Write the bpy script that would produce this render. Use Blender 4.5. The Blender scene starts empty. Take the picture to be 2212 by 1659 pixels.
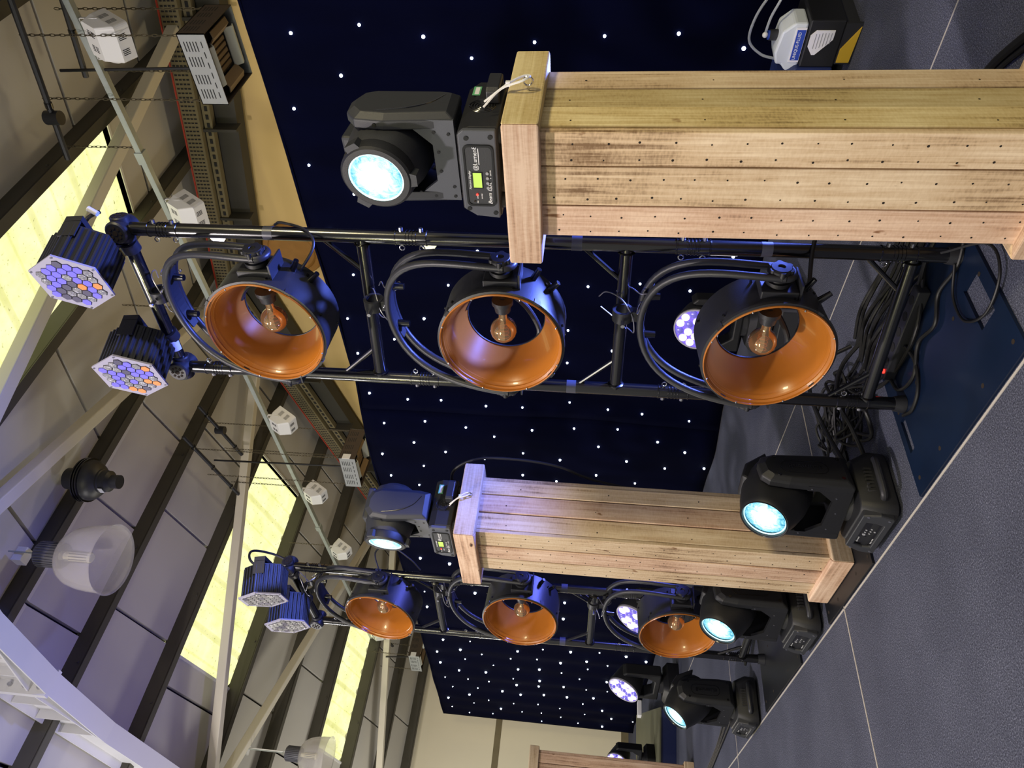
import bpy, bmesh, math, random
from math import sin, cos, pi, radians as R, sqrt
from mathutils import Vector, Matrix

sc = bpy.context.scene
COL = sc.collection
rnd = random.Random(7)

# ------------------------------------------------------------------ camera
# the photograph was taken upright and stored turned by a quarter: image right = down
cam_d = bpy.data.cameras.new('camera'); cam = bpy.data.objects.new('camera', cam_d); COL.objects.link(cam)
AX = Vector((0.747, 0.106, 0.656)); AY = Vector((-0.663, 0.041, 0.748)); AZ = Vector((0.053, -0.993, 0.101))
right = Vector((AX[0], AY[0], AZ[0])).normalized()
fwd = Vector((AX[2], AY[2], AZ[2])); fwd = (fwd - right * fwd.dot(right)).normalized()
up = right.cross(fwd).normalized()
m = Matrix.Identity(4)
for r_ in range(3):
    m[r_][0] = -up[r_]; m[r_][1] = right[r_]; m[r_][2] = -fwd[r_]
m.translation = Vector((0, 0, 1.2))
cam.matrix_world = m
cam_d.sensor_fit = 'HORIZONTAL'; cam_d.sensor_width = 36.0
cam_d.lens = 1534.0 / 2212.0 * 36.0
cam_d.clip_start = 0.05; cam_d.clip_end = 100
sc.camera = cam

# ------------------------------------------------------------------ view, world, lights
sc.view_settings.view_transform = 'Standard'
sc.view_settings.look = 'None'
sc.view_settings.gamma = 1.0
sc.view_settings.use_curve_mapping = False
sc.view_settings.exposure = 0.0
w = bpy.data.worlds.new('hall'); sc.world = w; w.use_nodes = True
w.node_tree.nodes['Background'].inputs[0].default_value = (0.84, 0.81, 0.76, 1)
w.node_tree.nodes['Background'].inputs[1].default_value = 0.44

def light(name, kind, loc, target, energy, color, size=0.5, size_y=None, spot=60, blend=0.4):
    l = bpy.data.lights.new(name, kind); l.energy = energy; l.color = color
    if kind == 'AREA':
        l.shape = 'RECTANGLE' if size_y else 'DISK'; l.size = size
        if size_y: l.size_y = size_y
    else:
        l.shadow_soft_size = size
    if kind == 'SPOT':
        l.spot_size = R(spot); l.spot_blend = blend
    o = bpy.data.objects.new(name, l); COL.objects.link(o); o.location = loc
    d = Vector(target) - Vector(loc); o.rotation_euler = d.to_track_quat('-Z', 'Y').to_euler()
    return o
# hall lamps out of view, blue wash lights, and added fills without a fixture
light('hall_lamp_front', 'AREA', (-1.9, 2.2, 5.0), (1.8, 2.4, 1.0), 205, (1.0, 0.89, 0.88), 0.24)
light('hall_lamp_amber', 'AREA', (-3.6, 2.2, 3.5), (1.8, 2.4, 1.0), 42, (1.0, 0.93, 0.42), 0.22)
light('hall_lamp_side', 'AREA', (1.2, -3.4, 4.2), (2.2, 2.6, 1.2), 170, (1.0, 0.86, 0.50), 0.9)
light('added_fill_rear', 'AREA', (-1.5, 7.5, 4.4), (2.6, 8.0, 0.8), 130, (0.98, 0.94, 0.92), 0.8)  # unseen fill, added to lift the far end of the stage
light('added_fill_near', 'POINT', (-2.4, 1.2, 3.0), (0, 0, 0), 95, (1.0, 0.94, 0.82), 0.35)  # added point fill without a lamp, brightens the roof panels
light('added_fill_far', 'POINT', (0.3, 11.6, 2.5), (0, 0, 0), 260, (1.0, 0.94, 0.84), 0.35)  # added point fill, no fixture there; brightens end wall and far roof
light('warm_point_behind_cloth', 'POINT', (5.6, 4.6, 2.6), (0, 0, 0), 45, (1.0, 0.82, 0.50), 0.3)  # unseen warm point light between the cloth and the gable wall
light('wash_beam_side', 'SPOT', (2.75, 1.22, 0.25), (1.75, 1.72, 2.0), 1000, (0.13, 0.20, 1.0), 0.10, spot=78, blend=0.6)
light('wash_beam_middle', 'SPOT', (2.85, 3.05, 0.60), (1.65, 4.0, 1.5), 300, (0.14, 0.17, 1.0), 0.12, spot=66, blend=0.8)
light('wash_beam_roof', 'SPOT', (0.7, 6.2, 1.2), (2.0, 6.9, 5.4), 210, (0.24, 0.20, 1.0), 0.2, spot=56, blend=1.0)
light('added_violet_truss', 'SPOT', (0.2, 3.0, 0.8), (1.75, 1.78, 2.98), 60, (0.26, 0.22, 1.0), 0.2, spot=22, blend=0.8)  # violet light added from the front below to tint the honeycomb lamps

# ------------------------------------------------------------------ materials
MAT = {}
def lin(c):
    return tuple(((v / 255.0) / 12.92 if v / 255.0 <= 0.04045 else ((v / 255.0 + 0.055) / 1.055) ** 2.4) for v in c)
def mat(name, rgb, rough=0.5, metal=0.0, emit=0.0, ecol=None, noise=None, bump=None, spec=None, trans=0.0, ior=None, coat=0.0, alpha=1.0):
    """noise = (scale, amount, stretch xyz) varies the colour; bump = (scale, strength)"""
    mt = bpy.data.materials.new(name); mt.use_nodes = True
    nt = mt.node_tree; b = nt.nodes['Principled BSDF']
    c = lin(rgb) + (1,)
    b.inputs['Base Color'].default_value = c
    b.inputs['Roughness'].default_value = rough
    b.inputs['Metallic'].default_value = metal
    if spec is not None: b.inputs['Specular IOR Level'].default_value = spec
    if trans: b.inputs['Transmission Weight'].default_value = trans
    if ior: b.inputs['IOR'].default_value = ior
    if coat: b.inputs['Coat Weight'].default_value = coat
    if alpha < 1: b.inputs['Alpha'].default_value = alpha
    if emit:
        b.inputs['Emission Color'].default_value = (lin(ecol) if ecol else c[:3]) + (1,)
        b.inputs['Emission Strength'].default_value = emit
    if noise or bump:
        tc = nt.nodes.new('ShaderNodeTexCoord')
    if noise:
        mp = nt.nodes.new('ShaderNodeMapping'); mp.inputs['Scale'].default_value = noise[2] if len(noise) > 2 else (1, 1, 1)
        nz = nt.nodes.new('ShaderNodeTexNoise'); nz.inputs['Scale'].default_value = noise[0]; nz.inputs['Detail'].default_value = 5
        mx = nt.nodes.new('ShaderNodeMix'); mx.data_type = 'RGBA'
        a = noise[1]
        mx.inputs[6].default_value = tuple(v * (1 - a) for v in c[:3]) + (1,)
        mx.inputs[7].default_value = tuple(min(1, v * (1 + a)) for v in c[:3]) + (1,)
        nt.links.new(tc.outputs['Object'], mp.inputs['Vector']); nt.links.new(mp.outputs['Vector'], nz.inputs['Vector'])
        nt.links.new(nz.outputs['Fac'], mx.inputs[0]); nt.links.new(mx.outputs[2], b.inputs['Base Color'])
    if bump:
        n2 = nt.nodes.new('ShaderNodeTexNoise'); n2.inputs['Scale'].default_value = bump[0]; n2.inputs['Detail'].default_value = 4
        bp = nt.nodes.new('ShaderNodeBump'); bp.inputs['Strength'].default_value = bump[1]; bp.inputs['Distance'].default_value = 0.01
        nt.links.new(tc.outputs['Object'], n2.inputs['Vector']); nt.links.new(n2.outputs['Fac'], bp.inputs['Height'])
        nt.links.new(bp.outputs['Normal'], b.inputs['Normal'])
    MAT[name] = mt
    return mt

def ramp(nt, pts):
    rp = nt.nodes.new('ShaderNodeValToRGB'); e = rp.color_ramp.elements
    while len(e) < len(pts): e.new(0.5)
    for k, (p, c) in enumerate(pts):
        e[k].position = p; e[k].color = lin(c) + (1,)
    return rp

def wood(name, dark, midc, lightc, grain=1.0):
    """sawn pallet wood, grain along local Z"""
    mt = bpy.data.materials.new(name); mt.use_nodes = True; nt = mt.node_tree; b = nt.nodes['Principled BSDF']
    tc = nt.nodes.new('ShaderNodeTexCoord'); oi = nt.nodes.new('ShaderNodeObjectInfo')
    add = nt.nodes.new('ShaderNodeVectorMath'); add.operation = 'ADD'
    mul = nt.nodes.new('ShaderNodeVectorMath'); mul.operation = 'SCALE'; mul.inputs[3].default_value = 17.0
    cb = nt.nodes.new('ShaderNodeCombineXYZ')
    for k in range(3): nt.links.new(oi.outputs['Random'], cb.inputs[k])
    nt.links.new(cb.outputs[0], mul.inputs[0]); nt.links.new(tc.outputs['Object'], add.inputs[0]); nt.links.new(mul.outputs[0], add.inputs[1])
    mp = nt.nodes.new('ShaderNodeMapping'); mp.inputs['Scale'].default_value = (44, 44, 1.5)
    n1 = nt.nodes.new('ShaderNodeTexNoise'); n1.inputs['Scale'].default_value = 1.6; n1.inputs['Detail'].default_value = 8; n1.inputs['Roughness'].default_value = 0.62
    n1.inputs['Distortion'].default_value = 0.5
    nt.links.new(add.outputs[0], mp.inputs['Vector']); nt.links.new(mp.outputs[0], n1.inputs['Vector'])
    n2 = nt.nodes.new('ShaderNodeTexNoise'); n2.inputs['Scale'].default_value = 3.2; n2.inputs['Detail'].default_value = 4
    nt.links.new(add.outputs[0], n2.inputs['Vector'])
    mp3 = nt.nodes.new('ShaderNodeMapping'); mp3.inputs['Scale'].default_value = (60, 60, 160)
    n3 = nt.nodes.new('ShaderNodeTexNoise'); n3.inputs['Scale'].default_value = 1.0; n3.inputs['Detail'].default_value = 3
    nt.links.new(add.outputs[0], mp3.inputs['Vector']); nt.links.new(mp3.outputs[0], n3.inputs['Vector'])
    rp = ramp(nt, [(0.31, dark), (0.44, midc), (0.62, lightc)])
    m1 = nt.nodes.new('ShaderNodeMath'); m1.operation = 'MULTIPLY_ADD'; m1.inputs[1].default_value = 0.45 * grain
    nt.links.new(n2.outputs['Fac'], m1.inputs[0]); 
    sb = nt.nodes.new('ShaderNodeMath'); sb.operation = 'MULTIPLY_ADD'; sb.inputs[1].default_value = 0.62; sb.inputs[2].default_value = -0.05
    nt.links.new(n1.outputs['Fac'], sb.inputs[0]); nt.links.new(sb.outputs[0], m1.inputs[2])
    m2 = nt.nodes.new('ShaderNodeMath'); m2.operation = 'MULTIPLY_ADD'; m2.inputs[1].default_value = 0.16
    nt.links.new(n3.outputs['Fac'], m2.inputs[0]); 
    m3 = nt.nodes.new('ShaderNodeMath'); m3.operation = 'ADD'; m3.inputs[1].default_value = -0.08
    nt.links.new(m1.outputs[0], m3.inputs[0]); nt.links.new(m3.outputs[0], m2.inputs[2])
    nt.links.new(m2.outputs[0], rp.inputs[0])
    hs = nt.nodes.new('ShaderNodeHueSaturation')
    mr = nt.nodes.new('ShaderNodeMapRange'); mr.inputs[3].default_value = 0.82; mr.inputs[4].default_value = 1.12
    nt.links.new(oi.outputs['Random'], mr.inputs[0]); nt.links.new(mr.outputs[0], hs.inputs['Value'])
    nt.links.new(rp.outputs[0], hs.inputs['Color'])
    mk = nt.nodes.new('ShaderNodeMapping'); mk.inputs['Scale'].default_value = (1, 1, 0.42)
    nk = nt.nodes.new('ShaderNodeTexNoise'); nk.inputs['Scale'].default_value = 19; nk.inputs['Detail'].default_value = 3
    nt.links.new(add.outputs[0], mk.inputs['Vector']); nt.links.new(mk.outputs[0], nk.inputs['Vector'])
    kr = ramp(nt, [(0.70, (255, 255, 255)), (0.735, (176, 150, 126)), (0.78, (70, 48, 34))])
    nt.links.new(nk.outputs['Fac'], kr.inputs[0])
    km = nt.nodes.new('ShaderNodeMix'); km.data_type = 'RGBA'; km.blend_type = 'MULTIPLY'; km.inputs[0].default_value = 1.0
    nt.links.new(hs.outputs[0], km.inputs[6]); nt.links.new(kr.outputs[0], km.inputs[7])
    nt.links.new(km.outputs[2], b.inputs['Base Color'])
    b.inputs['Roughness'].default_value = 0.75
    bp = nt.nodes.new('ShaderNodeBump'); bp.inputs['Strength'].default_value = 0.35; bp.inputs['Distance'].default_value = 0.003
    nt.links.new(m2.outputs[0], bp.inputs['Height']); nt.links.new(bp.outputs[0], b.inputs['Normal'])
    MAT[name] = mt

def carpet():
    mt = bpy.data.materials.new('carpet'); mt.use_nodes = True; nt = mt.node_tree; b = nt.nodes['Principled BSDF']
    tc = nt.nodes.new('ShaderNodeTexCoord')
    n1 = nt.nodes.new('ShaderNodeTexNoise'); n1.inputs['Scale'].default_value = 210; n1.inputs['Detail'].default_value = 4; n1.inputs['Roughness'].default_value = 0.75
    n2 = nt.nodes.new('ShaderNodeTexNoise'); n2.inputs['Scale'].default_value = 3.0; n2.inputs['Detail'].default_value = 4
    for n in (n1, n2): nt.links.new(tc.outputs['Object'], n.inputs['Vector'])
    rp = ramp(nt, [(0.34, (38, 40, 52)), (0.52, (74, 77, 94)), (0.68, (124, 128, 148))])
    mx = nt.nodes.new('ShaderNodeMath'); mx.operation = 'MULTIPLY_ADD'; mx.inputs[1].default_value = 0.12
    sb = nt.nodes.new('ShaderNodeMath'); sb.operation = 'ADD'; sb.inputs[1].default_value = -0.06
    nt.links.new(n1.outputs['Fac'], sb.inputs[0]); nt.links.new(n2.outputs['Fac'], mx.inputs[0]); nt.links.new(sb.outputs[0], mx.inputs[2])
    nt.links.new(mx.outputs[0], rp.inputs[0]); nt.links.new(rp.outputs[0], b.inputs['Base Color'])
    b.inputs['Roughness'].default_value = 0.95; b.inputs['Specular IOR Level'].default_value = 0.15
    bp = nt.nodes.new('ShaderNodeBump'); bp.inputs['Strength'].default_value = 0.35; bp.inputs['Distance'].default_value = 0.002
    nt.links.new(n1.outputs['Fac'], bp.inputs['Height']); nt.links.new(bp.outputs[0], b.inputs['Normal'])
    MAT['carpet'] = mt
carpet()

def skylight_mat():
    mt = bpy.data.materials.new('skylight'); mt.use_nodes = True; nt = mt.node_tree
    nt.nodes.remove(nt.nodes['Principled BSDF']); out = nt.nodes['Material Output']
    tc = nt.nodes.new('ShaderNodeTexCoord')
    n1 = nt.nodes.new('ShaderNodeTexNoise'); n1.inputs['Scale'].default_value = 3.5; n1.inputs['Detail'].default_value = 6; n1.inputs['Roughness'].default_value = 0.6
    n2 = nt.nodes.new('ShaderNodeTexNoise'); n2.inputs['Scale'].default_value = 30; n2.inputs['Detail'].default_value = 3
    for n in (n1, n2): nt.links.new(tc.outputs['Object'], n.inputs['Vector'])
    rp = ramp(nt, [(0.28, (222, 224, 148)), (0.5, (238, 238, 172)), (0.72, (248, 247, 192))])
    sp = ramp(nt, [(0.25, (120, 116, 50)), (0.36, (255, 255, 255))])
    mx = nt.nodes.new('ShaderNodeMix'); mx.data_type = 'RGBA'; mx.blend_type = 'MULTIPLY'; mx.inputs[0].default_value = 0.7
    nt.links.new(n1.outputs['Fac'], rp.inputs[0]); nt.links.new(n2.outputs['Fac'], sp.inputs[0])
    nt.links.new(rp.outputs[0], mx.inputs[6]); nt.links.new(sp.outputs[0], mx.inputs[7])
    sx = nt.nodes.new('ShaderNodeSeparateXYZ'); nt.links.new(tc.outputs['Object'], sx.inputs[0])
    pp = nt.nodes.new('ShaderNodeMath'); pp.operation = 'PINGPONG'; pp.inputs[1].default_value = 0.30
    nt.links.new(sx.outputs[0], pp.inputs[0])
    rr = ramp(nt, [(0.0, (176, 168, 74)), (0.030, (196, 188, 96)), (0.045, (255, 255, 255)), (0.28, (255, 255, 255)), (0.292, (222, 218, 150))])
    nt.links.new(pp.outputs[0], rr.inputs[0])
    m4 = nt.nodes.new('ShaderNodeMix'); m4.data_type = 'RGBA'; m4.blend_type = 'MULTIPLY'; m4.inputs[0].default_value = 0.32
    nt.links.new(mx.outputs[2], m4.inputs[6]); nt.links.new(rr.outputs[0], m4.inputs[7])
    em = nt.nodes.new('ShaderNodeEmission'); em.inputs[1].default_value = 1.3
    nt.links.new(m4.outputs[2], em.inputs[0]); nt.links.new(em.outputs[0], out.inputs[0])
    MAT['skylight'] = mt
skylight_mat()

def beam_lens():
    mt = bpy.data.materials.new('beam_lens'); mt.use_nodes = True; nt = mt.node_tree
    nt.nodes.remove(nt.nodes['Principled BSDF']); out = nt.nodes['Material Output']
    tc = nt.nodes.new('ShaderNodeTexCoord')
    n1 = nt.nodes.new('ShaderNodeTexNoise'); n1.inputs['Scale'].default_value = 34; n1.inputs['Detail'].default_value = 7; n1.inputs['Roughness'].default_value = 0.7
    n1.inputs['Distortion'].default_value = 1.0
    nt.links.new(tc.outputs['Object'], n1.inputs['Vector'])
    mk = nt.nodes.new('ShaderNodeVectorMath'); mk.operation = 'MULTIPLY'; mk.inputs[1].default_value = (0, 1, 1)
    ln_ = nt.nodes.new('ShaderNodeVectorMath'); ln_.operation = 'LENGTH'
    nt.links.new(tc.outputs['Object'], mk.inputs[0]); nt.links.new(mk.outputs[0], ln_.inputs[0])
    # lamp image in the middle of the glass, fresnel rings further out
    cb = nt.nodes.new('ShaderNodeMath'); cb.operation = 'MULTIPLY_ADD'; cb.inputs[1].default_value = -7.5
    sm = nt.nodes.new('ShaderNodeMath'); sm.operation = 'MULTIPLY_ADD'; sm.inputs[1].default_value = 1.1; sm.inputs[2].default_value = 0.28
    nt.links.new(n1.outputs['Fac'], sm.inputs[0]); nt.links.new(ln_.outputs['Value'], cb.inputs[0]); nt.links.new(sm.outputs[0], cb.inputs[2])
    rp = ramp(nt, [(0.16, (70, 150, 186)), (0.32, (132, 214, 234)), (0.44, (204, 246, 252)), (0.58, (250, 255, 255))])
    em = nt.nodes.new('ShaderNodeEmission'); em.inputs[1].default_value = 1.3
    nt.links.new(cb.outputs[0], rp.inputs[0]); nt.links.new(rp.outputs[0], em.inputs[0]); nt.links.new(em.outputs[0], out.inputs[0])
    MAT['beam_lens'] = mt
beam_lens()

wood('wood_tan', (124, 96, 66), (204, 176, 140), (232, 210, 178))
wood('wood_yellow_lit', (118, 94, 52), (196, 172, 118), (226, 208, 160))  # yellow light on the near pillar's side is put into this wood colour
wood('wood_pink', (122, 92, 72), (198, 162, 134), (228, 200, 174))
mat('wood_hole', (34, 24, 16), 0.9)
mat('curtain', (2, 4, 27), 0.95, spec=0.05, noise=(5, 0.5, (1, 1, 0.25)))
mat('star_led', (235, 245, 255), 0.3, emit=10, ecol=(225, 240, 255))
mat('steel', (190, 190, 196), 0.28, 1.0)
mat('chrome', (215, 215, 222), 0.15, 1.0)
mat('black_gloss', (13, 13, 16), 0.22, 0.0, spec=0.8, coat=0.3)
mat('black_satin', (40, 41, 46), 0.42, bump=(400, 0.08))
mat('black_plastic', (21, 22, 27), 0.5, bump=(600, 0.12))
mat('grey_plastic', (72, 75, 84), 0.5, bump=(600, 0.1))
mat('dark_plastic', (40, 42, 48), 0.5, bump=(600, 0.1))
mat('rubber', (20, 20, 23), 0.5)
mat('orange', (172, 104, 34), 0.30, 0.0, coat=0.3, noise=(2, 0.08))
mat('amber_glass', (206, 172, 130), 0.03, 0.75, trans=0.35, ior=1.3)
mat('filament', (255, 130, 40), 0.5, emit=1.3, ecol=(255, 120, 40))
mat('label_white', (226, 226, 232), 0.5)
mat('print_white', (232, 234, 238), 0.5)
mat('print_dark', (40, 42, 48), 0.6)
mat('print_blue', (44, 74, 176), 0.5)
mat('label_green', (96, 170, 120), 0.5)
mat('screen_green', (170, 205, 90), 0.4, emit=0.55, ecol=(176, 210, 84))
mat('led_red', (255, 60, 50), 0.4, emit=3, ecol=(255, 50, 40))
mat('button_grey', (150, 152, 158), 0.4)
mat('cream_gable', (212, 184, 122), 0.85, noise=(1.2, 0.05))
mat('cream_end', (232, 224, 198), 0.85, noise=(1.2, 0.05))
mat('roof_panel', (196, 193, 184), 0.75, noise=(0.8, 0.06))
mat('roof_gap', (26, 26, 26), 0.9)
mat('purlin', (68, 65, 56), 0.6, noise=(4, 0.2))
mat('brace_paint', (214, 208, 190), 0.5, noise=(3, 0.05))
mat('portal_paint', (214, 214, 216), 0.5, noise=(2, 0.05))
mat('white_enamel', (226, 226, 224), 0.4)
mat('slot_dark', (38, 38, 40), 0.9)
mat('galvanised', (170, 178, 172), 0.45, 0.3, noise=(12, 0.15))
mat('tray_tan', (122, 112, 84), 0.7, noise=(10, 0.2))
mat('tray_dark', (58, 56, 50), 0.7, noise=(5, 0.2))
mat('cable_red', (178, 62, 46), 0.5)
mat('heater_grey', (150, 154, 154), 0.5, noise=(6, 0.08))
mat('heater_brown', (64, 54, 50), 0.6)
mat('heater_tile', (150, 126, 96), 0.6)
mat('reflector', (238, 242, 232), 0.35, 0.1)
mat('smoked_acrylic', (226, 222, 220), 0.15, 0.0, trans=0.5, ior=1.1, alpha=0.42)
mat('lamp_ribs', (88, 88, 96), 0.5)
mat('led_tube', (232, 226, 190), 0.5)
mat('plate_blue', (18, 34, 62), 0.38, 0.3, noise=(6, 0.35))
mat('plate_black', (26, 28, 34), 0.42, 0.2, noise=(6, 0.3))
mat('seam', (186, 180, 174), 0.6)
mat('wash_glow', (120, 100, 240), 0.3, emit=0.55, ecol=(120, 96, 250))
mat('wash_hot', (225, 220, 255), 0.3, emit=1.1, ecol=(222, 214, 255))
mat('par_frame', (158, 156, 176), 0.5)
mat('par_violet', (132, 126, 226), 0.25, 0.2, emit=0.22, ecol=(110, 100, 255), coat=0.4)
mat('par_grey', (120, 118, 140), 0.22, 0.4, coat=0.4)
mat('par_spark', (214, 216, 244), 0.12, 0.7, noise=(160, 0.8), bump=(220, 0.9))
mat('par_orange', (236, 150, 92), 0.3, coat=0.4)
mat('fluid_can', (206, 214, 224), 0.45)
mat('hazer_blue', (22, 36, 84), 0.5)
mat('clear_tube', (220, 226, 236), 0.1, trans=0.5, ior=1.3)
mat('yellow_paint', (212, 172, 48), 0.5)
mat('riser_top', (92, 92, 70), 0.6, noise=(4, 0.15))
mat('bronze', (156, 112, 50), 0.6, noise=(10, 0.2))
mat('tie_white', (232, 232, 236), 0.35)
mat('wire', (176, 176, 190), 0.35, 0.8)
mat('tape', (70, 72, 84), 0.35)
mat('lens_edge', (206, 240, 250), 0.2, emit=0.8, ecol=(206, 246, 255))
mat('chain_steel', (92, 84, 66), 0.5, 0.5)

# ------------------------------------------------------------------ mesh helpers
class MB:
    def __init__(self): self.v = []; self.f = []
    def add(self, vs, fs, M=None):
        b = len(self.v)
        self.v += [tuple(M @ Vector(p)) if M else tuple(p) for p in vs]
        self.f += [tuple(b + i for i in f) for f in fs]
        return self
    def box(self, x0, x1, y0, y1, z0, z1, M=None):
        return self.add([(x0, y0, z0), (x1, y0, z0), (x1, y1, z0), (x0, y1, z0), (x0, y0, z1), (x1, y0, z1), (x1, y1, z1), (x0, y1, z1)],
            [(0, 3, 2, 1), (4, 5, 6, 7), (0, 1, 5, 4), (1, 2, 6, 5), (2, 3, 7, 6), (3, 0, 4, 7)], M)
    def cbox(self, c, s, M=None):
        return self.box(c[0] - s[0] / 2, c[0] + s[0] / 2, c[1] - s[1] / 2, c[1] + s[1] / 2, c[2] - s[2] / 2, c[2] + s[2] / 2, M)
    def cyl(self, p0, p1, r0, r1=None, n=16, caps=True):
        r1 = r0 if r1 is None else r1
        p0, p1 = Vector(p0), Vector(p1); d = (p1 - p0).normalized()
        a = d.orthogonal().normalized(); c = d.cross(a)
        vs = []
        for p, r in ((p0, r0), (p1, r1)):
            for k in range(n):
                t = 2 * pi * k / n; vs.append(p + a * (r * cos(t)) + c * (r * sin(t)))
        fs = [(k, (k + 1) % n, n + (k + 1) % n, n + k) for k in range(n)]
        if caps: fs += [tuple(range(n - 1, -1, -1)), tuple(range(n, 2 * n))]
        return self.add(vs, fs)
    def tube(self, pts, r, n=8, closed=False):
        pts = [Vector(p) for p in pts]; N = len(pts)
        vs = []; prev = None
        for i, p in enumerate(pts):
            if closed: d = pts[(i + 1) % N] - pts[i - 1]
            else: d = pts[min(i + 1, N - 1)] - pts[max(i - 1, 0)]
            if d.length < 1e-9: d = Vector((0, 0, 1))
            d.normalize()
            if prev is None: a = d.orthogonal().normalized()
            else:
                a = prev - d * prev.dot(d)
                a = a.normalized() if a.length > 1e-6 else d.orthogonal().normalized()
            prev = a; c = d.cross(a)
            for k in range(n):
                t = 2 * pi * k / n; vs.append(p + a * (r * cos(t)) + c * (r * sin(t)))
        fs = []
        for i in range(N if closed else N - 1):
            j = (i + 1) % N
            for k in range(n): fs.append((i * n + k, i * n + (k + 1) % n, j * n + (k + 1) % n, j * n + k))
        if not closed: fs += [tuple(range(n - 1, -1, -1)), tuple((N - 1) * n + k for k in range(n))]
        return self.add(vs, fs)
    def lathe(self, prof, n=24, M=None, closed=False):
        """prof = (radius, height) list about local Z"""
        vs = []; rows = []
        for (r, z) in prof:
            if r < 1.5e-3: rows.append([len(vs)] * n); vs.append((0, 0, z)); continue
            rows.append(list(range(len(vs), len(vs) + n)))
            for k in range(n):
                t = 2 * pi * k / n; vs.append((r * cos(t), r * sin(t), z))
        fs = []; L = len(prof)
        for i in range(L if closed else L - 1):
            a, b = rows[i], rows[(i + 1) % L]
            for k in range(n):
                q = [a[k], a[(k + 1) % n], b[(k + 1) % n], b[k]]
                q = [v for p, v in enumerate(q) if v not in q[:p]]
                if len(q) > 2: fs.append(tuple(q))
        if not closed:
            if prof[0][0] >= 1.5e-3: fs.append(tuple(reversed(rows[0])))
            if prof[-1][0] >= 1.5e-3: fs.append(tuple(rows[-1]))
        return self.add(vs, fs, M)
    def prism(self, poly, h0, h1, axis='Z', M=None):
        """poly in the two axes after removing axis (X: (y,z), Y: (x,z), Z: (x,y))"""
        def mk(p, h):
            return {'X': (h, p[0], p[1]), 'Y': (p[0], h, p[1]), 'Z': (p[0], p[1], h)}[axis]
        n = len(poly)
        vs = [mk(p, h0) for p in poly] + [mk(p, h1) for p in poly]
        fs = [(k, (k + 1) % n, n + (k + 1) % n, n + k) for k in range(n)] + [tuple(range(n - 1, -1, -1)), tuple(range(n, 2 * n))]
        return self.add(vs, fs, M)
    def ring(self, outer, inner, h0, h1, axis='X', M=None):
        """flat frame between two polygons of equal length"""
        def mk(p, h):
            return {'X': (h, p[0], p[1]), 'Y': (p[0], h, p[1]), 'Z': (p[0], p[1], h)}[axis]
        n = len(outer); vs = []
        for h in (h0, h1):
            vs += [mk(p, h) for p in outer] + [mk(p, h) for p in inner]
        fs = []
        for k in range(n):
            j = (k + 1) % n
            fs += [(k, j, n + j, n + k), (2 * n + k, 3 * n + k, 3 * n + j, 2 * n + j), (k, 2 * n + k, 2 * n + j, j), (n + k, n + j, 3 * n + j, 3 * n + k)]
        return self.add(vs, fs, M)
    def sphere(self, c, r, n=16, m_=10):
        prof = [(r * sin(pi * i / m_) if 0 < i < m_ else 0.0, -r * cos(pi * i / m_)) for i in range(m_ + 1)]
        return self.lathe([(max(a, 1e-5), b) for a, b in prof], n, Matrix.Translation(Vector(c)))
    def mesh(self, name, material, smooth=True, angle=35):
        me = bpy.data.meshes.new(name); me.from_pydata(self.v, [], self.f); me.update()
        bm = bmesh.new(); bm.from_mesh(me); bmesh.ops.recalc_face_normals(bm, faces=bm.faces); bm.to_mesh(me); bm.free()
        me.materials.append(MAT[material])
        if smooth:
            me.polygons.foreach_set('use_smooth', [True] * len(me.polygons))
            me.set_sharp_from_angle(angle=R(angle))
        return me
    def build(self, name, material, parent=None, loc=None, rot=None, smooth=True, bevel=0.0):
        o = bpy.data.objects.new(name, self.mesh(name, material, smooth)); COL.objects.link(o)
        if parent: o.parent = parent
        if loc: o.location = loc
        if rot: o.rotation_euler = rot
        if bevel:
            b = o.modifiers.new('bevel', 'BEVEL'); b.width = bevel; b.segments = 2; b.limit_method = 'ANGLE'; b.angle_limit = R(40)
        return o

def tag(o, label=None, cat=None, group=None, kind=None):
    if label: o['label'] = label
    if cat: o['category'] = cat
    if group: o['group'] = group
    if kind: o['kind'] = kind
    return o
def thing(name, label, cat, loc=(0, 0, 0), rz=0.0, group=None):
    o = bpy.data.objects.new(name, None); COL.objects.link(o); o.empty_display_size = 0.05
    o.location = loc; o.rotation_euler = (0, 0, rz)
    return tag(o, label, cat, group)
def copy_tree(o, parent=None):
    c = o.copy(); COL.objects.link(c)
    c.parent = parent
    for ch in list(o.children): copy_tree(ch, c)
    return c
def inst(me, name, parent, loc=(0, 0, 0), rot=None, scale=None):
    o = bpy.data.objects.new(name, me); COL.objects.link(o); o.parent = parent; o.location = loc
    if rot: o.rotation_euler = rot
    if scale: o.scale = scale
    return o
def bez(pts, n=8):
    """Catmull-Rom through points"""
    P = [Vector(p) for p in pts]; P = [2 * P[0] - P[1]] + P + [2 * P[-1] - P[-2]]
    out = []
    for i in range(1, len(P) - 2):
        for k in range(n):
            t = k / n
            out.append(0.5 * ((2 * P[i]) + (-P[i - 1] + P[i + 1]) * t + (2 * P[i - 1] - 5 * P[i] + 4 * P[i + 1] - P[i + 2]) * t * t + (-P[i - 1] + 3 * P[i] - 3 * P[i + 1] + P[i + 2]) * t ** 3))
    out.append(P[-2])
    return out
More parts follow.
